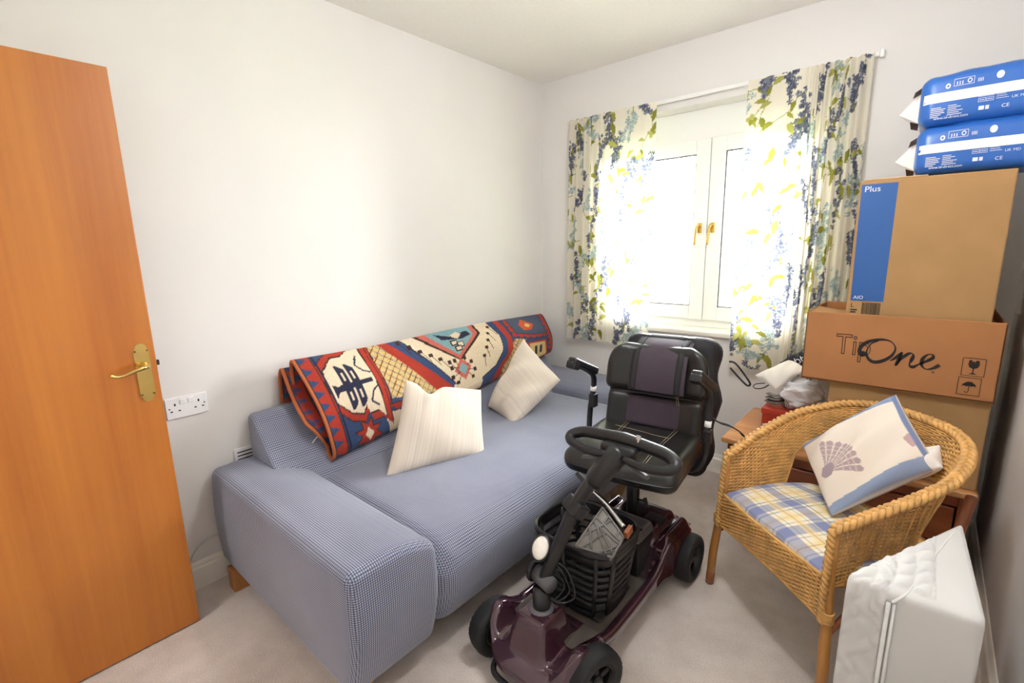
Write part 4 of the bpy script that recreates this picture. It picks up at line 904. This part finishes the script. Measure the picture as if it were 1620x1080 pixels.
# ------------------------------------------------------------------ mobility scooter
SX = -.838
sc = thing('mobility_scooter', 'plum and black four wheel mobility scooter parked in front of the sofa', 'scooter', (SX, 1.45, 0))
def sm(t): t = np.clip(t, 0, 1); return t * t * (3 - 2 * t)
def shell(name, y0, y1, wfn, zfn, z0fn, mat, nx=61, ny=61):
    U, V = np.meshgrid(np.linspace(-1, 1, nx), np.linspace(0, 1, ny), indexing='ij'); Y = y0 + (y1 - y0) * V; X = U * wfn(Y); Z = zfn(X, Y)
    top = np.stack([SX + X, Y, Z], -1); g = gridf(nx, ny); per = [(i, 0) for i in range(nx)] + [(nx - 1, j) for j in range(1, ny)] + [(i, ny - 1) for i in range(nx - 2, -1, -1)] + [(0, j) for j in range(ny - 2, 0, -1)]
    Vt = top.reshape(-1, 3).tolist(); b0 = len(Vt); bot = []
    for i, j in per: p = top[i, j]; Vt.append((SX + (p[0] - SX) * .97, p[1], min(z0fn(p[0] - SX, p[1]), p[2] - .006)))
    F = list(g); n = len(per)
    for k in range(n): a = per[k][0] * ny + per[k][1]; b = per[(k + 1) % n][0] * ny + per[(k + 1) % n][1]; F.append((b, a, b0 + k, b0 + (k + 1) % n))
    F.append(tuple(b0 + k for k in range(n)))
    return new(name, Vt, F, mat, sc, True)
def fw_(Y): t = np.clip((1.06 - Y) / .125, 0, 1); return np.where(Y < 1.06, .178 * np.sqrt(np.clip(1 - .93 * t ** 2.2, 0, 1)), .178 - .012 * sm((Y - 1.12) / .1))
def fz_(X, Y):
    a = np.abs(X); z = .152 + .105 * sm((.092 - a) / .045) * sm((Y - .965) / .055) * sm((1.175 - Y) / .06)
    z = z + .058 * sm((a - .105) / .05) * np.exp(-((Y - 1.05) / .075) ** 2) ; nose = sm((Y - .93) / .06) ** .6
    return .100 + (z - .100) * np.clip(nose, 0, 1)
shell('front_cowl', .936, 1.205, fw_, fz_, lambda x, y: .082 + .085 * (abs(x) > .12) * math.exp(-((y - 1.07) / .06) ** 2), 'purple_shell')
def rw_(Y): return .168 + .018 * sm((Y - 1.66) / .06) - .03 * sm((Y - 1.88) / .08)
def rz_(X, Y):
    a = np.abs(X); z = .142 + .10 * sm((Y - 1.55) / .12) + .035 * sm((.125 - a) / .03) * sm((Y - 1.62) / .06) + .022 * np.exp(-((a - .15) / .02) ** 2) * sm((Y - 1.65) / .06)
    return z - .07 * sm((Y - 1.86) / .09) - .02 * sm((a - .165) / .02)
rear = shell('rear_shell', 1.545, 1.955, rw_, rz_, lambda x, y: .085 + .09 * (abs(x) > .13) * math.exp(-((y - 1.85) / .08) ** 2), 'purple_shell')
new('vent_recess', *rbox(SX + .035, SX + .115, 1.74, 1.80, .262, .279, .006), 'black_plastic', rear)
new('floor_pan', *rbox(SX - .168, SX + .168, 1.185, 1.60, .085, .135, .012), 'purple_shell', sc, True)
new('floor_mat', *rbox(SX - .142, SX + .142, 1.18, 1.58, .132, .143, .005), 'mat_grey', sc, True)
for s in (-1, 1):
    new('side_rail', *tube(catmull([(SX + s * .160, 1.17, .150), (SX + s * .165, 1.25, .140), (SX + s * .164, 1.40, .140), (SX + s * .166, 1.54, .155), (SX + s * .165, 1.63, .19), (SX + s * .165, 1.70, .232)], 6), .017, 10), 'purple_shell', sc, True)
    U, V = np.meshgrid(np.linspace(0, 1, 16), np.linspace(0, 1, 16), indexing='ij'); X = s * (.082 + .064 * U - .02 * U * (1 - V)); Y = 1.085 + .115 * V + .02 * (1 - U) * 0
    new('foot_mat', np.stack([SX + X, Y, fz_(X, Y) + .004], -1).reshape(-1, 3), gridf(16, 16), 'mat_grey', sc, True)
# wheels
def wheel(name, c, r, w, steer, side):
    h = w / 2
    prof = [(r * .60, -h * .82), (r * .70, -h), (r * .88, -h * .98), (r * .965, -h * .80), (r * .995, -h * .45), (r, 0), (r * .995, h * .45), (r * .965, h * .80), (r * .88, h * .98), (r * .70, h), (r * .60, h * .82)]
    def mod(a, k): return (-.0028 * ((np.sin(a * 30 + (k % 2) * PI) > .25)) if 3 <= k <= 7 else 0 * a)
    wt = new(name, *xf(lathe(prof + [(r * .60, -h * .82)], 'X', (0, 0, 0), 120, mod), Matrix.Rotation(steer, 3, 'Z'), c), 'rubber', sc, True)
    rp = []
    rp.append(lathe([(r * .61, -h * .7), (r * .61, h * .7), (r * .54, h * .78), (r * .50, h * .5), (r * .50, -h * .5), (r * .54, -h * .78), (r * .61, -h * .7)], 'X', (0, 0, 0), 40))
    rp.append(lathe([(r * .2, -h * .6), (r * .2, h * .55), (r * .14, h * .72), (0, h * .74)], 'X', (0, 0, 0), 24)); rp.append(lathe([(r * .5, -h * .1), (0, -h * .1)], 'X', (0, 0, 0), 30))
    for k in range(5): rp.append(rot(rbox(-h * .3, h * .45, -r * .085, r * .085, r * .12, r * .53, .003, 2), k * 2 * PI / 5, 'X'))
    V, F = join(rp); V = V * np.array([side, 1, 1]); F = [tuple(reversed(f)) for f in F] if side < 0 else F
    new('wheel_rim', *xf((V, F), Matrix.Rotation(steer, 3, 'Z'), c), 'black_plastic', wt, False)
st = math.radians(-16)
wheel('front_wheel', (SX + .190, 1.090, .1005), .1, .070, st, 1); wheel('front_wheel', (SX - .182, 1.050, .1005), .1, .070, st, -1)
wheel('rear_wheel', (SX + .190, 1.850, .1005), .1, .076, 0, 1); wheel('rear_wheel', (SX - .186, 1.850, .1005), .1, .076, 0, -1)
new('axle', *join([cyl((SX - .17, 1.85, .1), (SX + .17, 1.85, .1), .016, 10), cyl((SX - .16, 1.055, .1), (SX + .16, 1.085, .1), .014, 10), rbox(SX - .05, SX + .05, 1.0, 1.9, .055, .09, .006)]), 'black_plastic', sc, True)
new('bumper_bar', *tube(catmull([(SX - .105, 1.04, .075), (SX - .11, .985, .07), (SX - .10, .945, .062), (SX - .06, .93, .055), (SX + .06, .93, .055), (SX + .10, .945, .062), (SX + .11, .985, .07), (SX + .105, 1.04, .075)], 6), .010, 10), 'black_plastic', sc, True)
for s in (-1, 1):
    a = np.linspace(0, 2 * PI * 5, 90); new('suspension_spring', *tube(np.c_[SX + s * .128 + .015 * np.cos(a), 1.01 + .015 * np.sin(a), .065 + .085 * a / a[-1]], .0038, 6), 'spring', sc, True)
    new('damper', *cyl((SX + s * .128, 1.01, .05), (SX + s * .128, 1.01, .16), .008, 10), 'black_plastic', sc, True)
# steering column and tiller
new('column_collar', *lathe([(.040, .225), (.042, .258), (.036, .262)], c=(SX, 1.075, 0), seg=28), 'grey_plastic', sc, True)
new('steering_column', *cyl((SX, 1.075, .22), (SX, 1.078, .325), .029, 20), 'black_plastic', sc, True)
pv = np.array((SX + .004, 1.088, .352))
new('pivot_hinge', *cyl(pv - (.045, -.012, 0), pv + (.034, -.010, 0), .026, 20), 'grey_plastic', sc, True)
new('pivot_dial', *xf(lathe([(.030, -.008), (.034, -.006), (.034, .006), (.030, .008)], 'X', (0, 0, 0), 60, lambda a, k: .0022 * (np.sin(a * 24) > 0) * (k in (1, 2))), np.eye(3), pv - (.052, -.013, -.002)), 'black_plastic', sc, True)
til = np.array([(-.834, 1.088, .355), (-.800, 1.120, .475), (-.757, 1.163, .620), (-.712, 1.207, .715)])
new('tiller', *tube(catmull(til, 8), .021, 14, flat=(1, 1.15)), 'black_plastic', sc, True)
td = np.array((-.66, 1.258, .80)) - np.array((-.74, 1.178, .655)); td /= np.linalg.norm(td)
p0 = np.array((-.738, 1.180, .655))
new('tiller_sleeve', *tube([p0 + td * .03, p0 + td * .05, p0 + td * .12, p0 + td * .165, p0 + td * .178], [.026, .034, .036, .038, .026], 18, flat=(1, 1.15)), 'black_plastic', sc, True)
cl = np.array((-.770, 1.150, .585)); sd = np.array((.83, -.42, -.13)); sd /= np.linalg.norm(sd)
new('height_clamp', *xf(rbox(-.040, .034, -.026, .026, -.024, .026, .008), np.c_[sd, np.cross(td, sd), td], cl + td * .02), 'black_plastic', sc, False)
new('clamp_lever', *xf(rbox(-.035, .012, -.010, .010, -.008, .008, .004), np.c_[sd, np.cross(td, sd), td], cl + td * .105 - np.cross(td, sd) * .02 - sd * .03), 'black_plastic', sc, False)
new('tiller_plate', *xf(rbox(-.012, .012, -.004, .004, -.03, .06, .002), np.c_[sd, np.cross(td, sd), td], cl + td * .055 - np.cross(td, sd) * -.026 - sd * .028), 'steel_dark', sc, False)
hc = np.array((-.662, 1.256, .802)); hx_ = np.array((.183, -.012, .004)); hd = np.array((.0, -.030, -.018))
hb = [hc + hx_ * .18 + hd * 1.25, hc + hx_ * .55 + hd * 1.45, hc + hx_ * .92 + hd * 1.05, hc + hx_ * 1.0 + hd * .35, hc + hx_ * .80 + (0, .012, .006), hc + hx_ * .4 + (0, .018, .012), hc + (0, .020, .014), hc - hx_ * .4 + (0, .018, .012), hc - hx_ * .80 + (0, .012, .006), hc - hx_ * 1.0 + hd * .35, hc - hx_ * .92 + hd * 1.05, hc - hx_ * .55 + hd * 1.45, hc - hx_ * .18 + hd * 1.25]
hP = catmull(hb, 8); hr_ = np.interp(np.linspace(0, 1, len(hP)), [0, .1, .25, .45, .5, .55, .75, .9, 1], [.011, .013, .018, .020, .023, .020, .018, .013, .011])
new('handlebar', *tube(hP, hr_, 12), 'black_plastic', sc, True)
new('control_head', *xf(rbox(-.062, .062, -.022, .030, -.03, .018, .014, 4), np.c_[hx_ / np.linalg.norm(hx_), np.cross((0, 0, 1), hx_ / np.linalg.norm(hx_)), (0, 0, 1)], hc + (0, -.01, -.010)), 'black_plastic', sc, True)
for s in (-1, 1): new('finger_lever', *tube(catmull([hc + s * hx_ * .15 + hd * .9 + (0, 0, -.012), hc + s * hx_ * .40 + hd * 1.15 + (0, 0, -.024), hc + s * hx_ * .62 + hd * 1.5 + (0, 0, -.026)], 6), np.linspace(.007, .010, 13), 8, flat=(.6, 1.3)), 'grey_plastic', sc, True)
new('key', *join([cyl(hc + (.055, .0, .012), hc + (.055, .004, .032), .004, 8), rbox(hc[0] + .047, hc[0] + .063, hc[1] + .002, hc[1] + .006, hc[2] + .03, hc[2] + .046, .002)]), 'chrome', sc)
lc = np.array((-.852, 1.096, .452)); ld = np.array((.15, -.75, .62)); ld /= np.linalg.norm(ld); l1 = np.cross((0, 0, 1), ld); l1 /= np.linalg.norm(l1); l2 = np.cross(ld, l1); lm = np.c_[l1 * 1.0, l2 * 1.3, ld]
hl = new('headlamp', *xf(lathe([(.012, -.045), (.024, -.03), (.031, -.008), (.033, .006), (.030, .010)], 'Z', (0, 0, 0), 28), lm, lc), 'black_plastic', sc, True)
new('lamp_lens', *xf(lathe([(.029, .009), (.024, .015), (.012, .018), (0, .019)], 'Z', (0, 0, 0), 28), lm, lc), 'lamp_glass', hl, True)
for k in range(3): new('brake_cable', *tube(catmull([(-.842 + .006 * k, 1.10, .42), (-.812 + .02 * k, 1.10 + .01 * k, .40), (-.775 + .02 * k, 1.115, .345 - .01 * k), (-.795 + .01 * k, 1.085, .30), (-.835, 1.085, .31)], 7), .0028, 6), 'black_plastic', sc, True)
# basket behind the tiller
def hoop(z, k1, rr, fl2): return tube(np.array([(-.842 + .150 * k1 * np.sign(math.cos(t)) * abs(math.cos(t)) ** .55, 1.350 + .132 * k1 * np.sign(math.sin(t)) * abs(math.sin(t)) ** .55, z) for t in np.linspace(0, 2 * PI, 48, endpoint=False)]), rr, 7, closed=True, flat=fl2)
bk = new('basket', *join([hoop(.163, .86, .010, (1.4, .5)), rbox(-.842 - .125, -.842 + .125, 1.350 - .11, 1.350 + .11, .152, .160, .003)]), 'black_plastic', sc, True)
new('basket_rim', *join([hoop(.412, 1.10, .0085, (1.6, .9)), hoop(.392, 1.08, .014, (1.7, .35))]), 'black_plastic', bk, True)
for z, k1, rr, fl2 in ((.345, 1.03, .0055, (1.7, .7)), (.315, 1.0, .0055, (1.7, .7)), (.285, .97, .0055, (1.7, .7)), (.255, .94, .0055, (1.7, .7)), (.225, .91, .0055, (1.7, .7)), (.190, .88, .012, (1.6, .4))): new('hoop', *hoop(z, k1, rr, fl2), 'black_plastic', bk, True)
for t in np.arange(10) * PI / 5 + PI / 10:
    ca, sa = np.sign(math.cos(t)) * abs(math.cos(t)) ** .55, np.sign(math.sin(t)) * abs(math.sin(t)) ** .55
    new('rib', *tube([(-.842 + .150 * q * ca, 1.350 + .132 * q * sa, z) for z, q in ((.160, .86), (.25, .935), (.34, 1.025), (.405, 1.095))], .012, 6, flat=(.5, 1.4)), 'black_plastic', bk, True)
# battery box and seat post
def taper(x0, x1, y0, y1, z0, z1, k=.93, r=.015):
    V, F = rbox(x0, x1, y0, y1, z0, z1, r, 3); c = np.array([(x0 + x1) / 2, (y0 + y1) / 2]); t = (V[:, 2] - z0) / (z1 - z0); V[:, :2] = c + (V[:, :2] - c) * (1 - (1 - k) * t)[:, None]; return V, F
bb = new('battery_box', *taper(SX - .125, SX + .118, 1.535, 1.69, .14, .275), 'black_plastic', sc, False)
new('battery_lid', *taper(SX - .120, SX + .113, 1.54, 1.685, .274, .318, .90), 'grey_plastic', bb, False)
new('lid_latch', *rbox(SX + .03, SX + .06, 1.533, 1.545, .268, .288, .003), 'steel_dark', bb)
new('lifting_handle', *tube(catmull([(SX - .09, 1.60, .31), (SX - .08, 1.56, .335), (SX, 1.545, .342), (SX + .08, 1.56, .335), (SX + .09, 1.60, .31)], 6), .009, 8), 'black_plastic', bb, True)
post = (SX, 1.705)
new('seat_post', *cyl((*post, .20), (*post, .545), .026, 20), 'black_plastic', sc, True)
new('post_lever', *join([cyl((post[0] + .02, post[1], .37), (post[0] + .055, post[1] - .005, .375), .006, 8), cyl((post[0] + .052, post[1], .388), (post[0] + .07, post[1] - .01, .355), .008, 8)]), 'black_plastic', sc, True)
# seat
sr = math.radians(7); sC = np.array((SX + .01, 1.70, 0))
def RS(vf): return rot(vf, sr, 'Z', sC)
def RP(P): return rot((np.asarray(P, float), []), sr, 'Z', sC)[0]
def seatf(P):
    P = P.copy(); u = (P[:, 0] - sC[0]) / .225; v = (P[:, 1] - 1.48) / .44; t = P[:, 2] > .58
    P[:, 2] -= (.020 * np.clip(1 - v * 2.2, 0, 1) ** 2 - .012 * np.abs(u) ** 3) * t; P[:, 1] -= .018 * (1 - u ** 2) * (v < .4); return P
sx0, sx1 = sC[0] - .228, sC[0] + .222
cush = new('seat_cushion', *RS(softbox(sx0, sx1, 1.475, 1.90, .535, .632, .044, (30,), seatf)), 'vinyl', sc, True)
for xo in (-.085, -.075, .085, .095):
    P = [(sC[0] + xo * (1 + .25 * (1 - k)) , 1.87 - .37 * k, .636 - .020 * max(0, (k - .52) * 2) ** 2) for k in np.linspace(0, 1, 10)] + [(sC[0] + xo * 1.0, 1.468, .585), (sC[0] + xo, 1.462, .562)]
    new('stitching', *tube(RP(P), .0012, 5), 'thread', cush, True)
new('stitching', *tube(RP(catmull([(sC[0] - .13, 1.80, .637), (sC[0] - .03, 1.79, .636), (sC[0] + .05, 1.775, .636), (sC[0] + .11, 1.77, .637)], 6)), .0012, 5), 'thread', cush, True)
tl = math.radians(-13)
def RB(vf): return RS(rot(vf, tl, 'X', (0, 1.885, .60)))
def padf(P):
    P = P.copy(); u = (P[:, 0] - sC[0]) / .215; P[:, 1] -= .045 * np.abs(u) ** 2.2; w = np.clip((P[:, 2] - .86) / .12, 0, 1); P[:, 0] = sC[0] + (P[:, 0] - sC[0]) * (1 - .22 * w ** 2.5); P[:, 1] += .014 * np.exp(-((P[:, 2] - .765) / .012) ** 2) * (P[:, 1] < 1.90); return P
bkp = new('seat_back', *RB(softbox(sC[0] - .205, sC[0] + .205, 1.880, 1.945, .595, .80, .030, (24,), padf)), 'vinyl', sc, True)
new('upper_pad', *RB(softbox(sC[0] - .218, sC[0] + .218, 1.858, 1.948, .762, .985, .044, (30,), padf)), 'vinyl', bkp, True)
new('back_panel', *RB(softbox(sC[0] - .125, sC[0] + .125, 1.868, 1.897, .625, .755, .014, (14,))), 'plum_cloth', bkp, True)
for xo in (.098, .106): new('stitching', *tube(RB((np.array([(sC[0] + xo - .01, 1.863, .80), (sC[0] + xo, 1.861, .76), (sC[0] + xo + .006, 1.866, .735)]), []))[0], .0012, 5), 'thread', bkp, True)
for s, n_ in ((-1, 'a'), (1, 'b')):
    if s < 0: path = [(-1.02, 1.74, .555), (-1.075, 1.75, .56), (-1.085, 1.755, .60), (-1.083, 1.76, .70), (-1.072, 1.765, .79), (-1.066, 1.755, .845), (-1.066, 1.72, .878), (-1.07, 1.65, .915), (-1.075, 1.59, .940)]
    else: path = [(-.70, 1.80, .52), (-.64, 1.80, .52), (-.603, 1.80, .55), (-.588, 1.81, .62), (-.590, 1.82, .72), (-.592, 1.83, .80), (-.592, 1.82, .842), (-.592, 1.79, .875), (-.596, 1.74, .905), (-.598, 1.70, .930)]
    ar = new('armrest', *tube(catmull(path, 6), .0125, 12), 'black_plastic', sc, True)
    q0, q1 = np.array(path[-3]) + (0, .03, -.012), np.array(path[-1]); dv = (q1 - q0) / np.linalg.norm(q1 - q0); sx_ = np.array((1, 0, 0)); up2 = np.cross(sx_, dv)
    if up2[2] < 0: up2 = -up2
    new('arm_pad', *xf(rbox(-.022, .022, -.10, .085, -.006, .026, .010, 4), np.c_[sx_, dv, up2], (q0 + q1) / 2), 'black_plastic', ar, False)
    new('arm_pad_end', *xf(rbox(-.023, .023, .045, .088, -.022, .012, .008, 3), np.c_[sx_, dv, up2], (q0 + q1) / 2), 'black_plastic', ar, False)
    k = np.array(path[4 if s < 0 else 4]); new('warning_label', *cyl(k - (0, .001, .012), k + (.001, .001, .012), .0135, 12), 'plastic_white', ar, True)
    new('arm_socket', *rbox(k[0] - .016, k[0] + .016, k[1] - .016, k[1] + .016, k[2] - .085, k[2] - .025, .005), 'black_plastic', ar)
# bag slung over the seat back
bag = thing('saddle_bag', 'black and plum nylon bag strapped over the scooter seat back', 'bag', (SX, 2.05, .40))
def bagf(P):
    P = P.copy(); w = (P[:, 2] - .42) / .60; P[:, 0] += .02 * np.sin(PI * np.clip(w, 0, 1)) * np.sign(P[:, 0] - sC[0]); P[:, 1] += .02 * np.sin(PI * np.clip(w * 1.0, 0, 1)) * (P[:, 1] > 2.0); P[:, 0] += .012 * np.sin(P[:, 2] * 28) * (P[:, 1] > 2.02); return P
new('bag_body', *RS(rot(softbox(sC[0] - .175, sC[0] + .215, 1.965, 2.10, .395, 1.01, .05, (24,), bagf), math.radians(-8), 'X', (0, 2.0, .6))), 'black_nylon', bag, True)
fl_ = [(1.985, 1.004), (1.965, 1.016), (1.93, 1.004), (1.89, .978), (1.858, .94), (1.845, .88), (1.842, .83), (1.846, .778)]
def RB1(P): return RB((np.asarray(P, float), []))[0]
fp = catmull([(0, a, b) for a, b in fl_], 5)[:, 1:]
U, V = np.meshgrid(np.linspace(-.105, .135, 24), np.arange(len(fp)), indexing='ij'); Pf = np.stack([sC[0] + U * (1 - .0 * V), fp[V, 0] - .006 - .03 * np.abs(U / .215) ** 2.2, fp[V, 1] - .012 * np.abs(U / .13) ** 3 * (V < 20)], -1)
fo = new('flap', RB1(Pf.reshape(-1, 3)), gridf(24, len(fp)), 'plum_cloth', bag, True); md = fo.modifiers.new('thickness', 'SOLIDIFY'); md.thickness = .005
for xo in (-.088, .105):
    P = np.c_[np.full(len(fp), sC[0] + xo), fp[:, 0] - .013 - .03 * abs(xo / .215) ** 2.2, fp[:, 1] + .002]; w2 = .014
    Q = np.vstack([np.stack([P[:, 0] - w2, P[:, 1], P[:, 2]], 1), np.stack([P[:, 0] + w2, P[:, 1], P[:, 2]], 1)]); n2 = len(fp)
    so2 = new('strap', RB1(Q), [(i, i + 1, n2 + i + 1, n2 + i) for i in range(n2 - 1)], 'strap', bag, True); md = so2.modifiers.new('thickness', 'SOLIDIFY'); md.thickness = .003
    bz = np.array([sC[0] + xo, 1.958, 1.028]); bv = join([tube(np.array([bz + (a, b, 0) for a, b in ((-.022, -.012), (.022, -.012), (.022, .012), (-.022, .012))]), .003, 6, closed=True)])
    new('buckle', *RB(bv), 'chrome', so2, True)
new('carry_loop', *tube(catmull([(-.585, 2.02, .93), (-.56, 2.02, .925), (-.52, 2.02, .88), (-.50, 2.02, .85), (-.512, 2.02, .842), (-.545, 2.02, .87), (-.58, 2.02, .905)], 6), .004, 6), 'strap', bag, True)
new('side_strap', *tube(catmull([(-.585, 1.84, .74), (-.56, 1.86, .72), (-.53, 1.90, .70), (-.505, 1.95, .665), (-.50, 1.97, .645)], 6), .011, 6, flat=(.25, 1.2)), 'strap', bag, True)
# things lying in the basket
def quad(A, B, Cc, D, th, name, mat, parent):
    A, B, Cc, D = (np.array(k, float) for k in (A, B, Cc, D)); nn = np.cross(B - A, D - A); nn /= np.linalg.norm(nn); V = [A, B, Cc, D, A - nn * th, B - nn * th, Cc - nn * th, D - nn * th]
    return new(name, V, [(0, 1, 2, 3), (7, 6, 5, 4), (0, 4, 5, 1), (1, 5, 6, 2), (2, 6, 7, 3), (3, 7, 4, 0)], mat, parent), (A, B, Cc, D, nn)
tray = thing('grey_tray', 'grey ribbed plastic tray lying in the scooter basket', 'tray', (-.80, 1.33, .38))
_, (A, B, Cc, D, nn) = quad((-.795, 1.205, .424), (-.678, 1.245, .414), (-.690, 1.345, .43), (-.820, 1.425, .455), .014, 'panel', 'tray_grey', tray)
def bil(a, b): return (1 - a) * (1 - b) * A + a * (1 - b) * B + a * b * Cc + (1 - a) * b * D + nn * .003
for p, q in (((0, 0), (0, 1)), ((1, 0), (1, 1)), ((0, 1), (1, 1)), ((0, 0), (1, 0)), ((0, .62), (1, .62)), ((0, .74), (1, .74)), ((.16, 0), (.5, .62)), ((.62, 0), (1, .55)), ((0, .25), (.45, 1)), ((.45, 0), (0, .5)), ((1, .1), (.3, .62)), ((.85, 0), (.1, .62)), ((.3, .74), (.3, 1)), ((.8, .74), (.8, 1))): new('rib', *tube([bil(*p), bil(*q)], .0042, 6), 'tray_grey', tray, True)
tag(new('metal_tube', *tube(catmull([(-.885, 1.47, .480), (-.815, 1.437, .474), (-.77, 1.412, .466), (-.705, 1.372, .452)], 6), .009, 10), 'chrome', None, True), 'short bright metal tube resting across the scooter basket', 'tube')
tag(new('wooden_block', *rot(rbox(-.690, -.676, 1.345, 1.385, .43, .460, .003), .3, 'X', (-.68, 1.36, .44)), 'cane_red', None), 'small brown wooden block at the edge of the grey tray', 'block')
cb = tag(new('torn_cardboard', *join([prism([(-1.135, .012), (-1.07, .012), (-1.075, .075), (-1.11, .135), (-1.15, .125)], 2.075, 2.080), prism([(-1.125, .125), (-1.085, .125), (-1.060, .215), (-1.085, .225)], 2.082, 2.087)]), 'cardboard', None), 'torn brown cardboard piece on the carpet between sofa and scooter', 'cardboard')
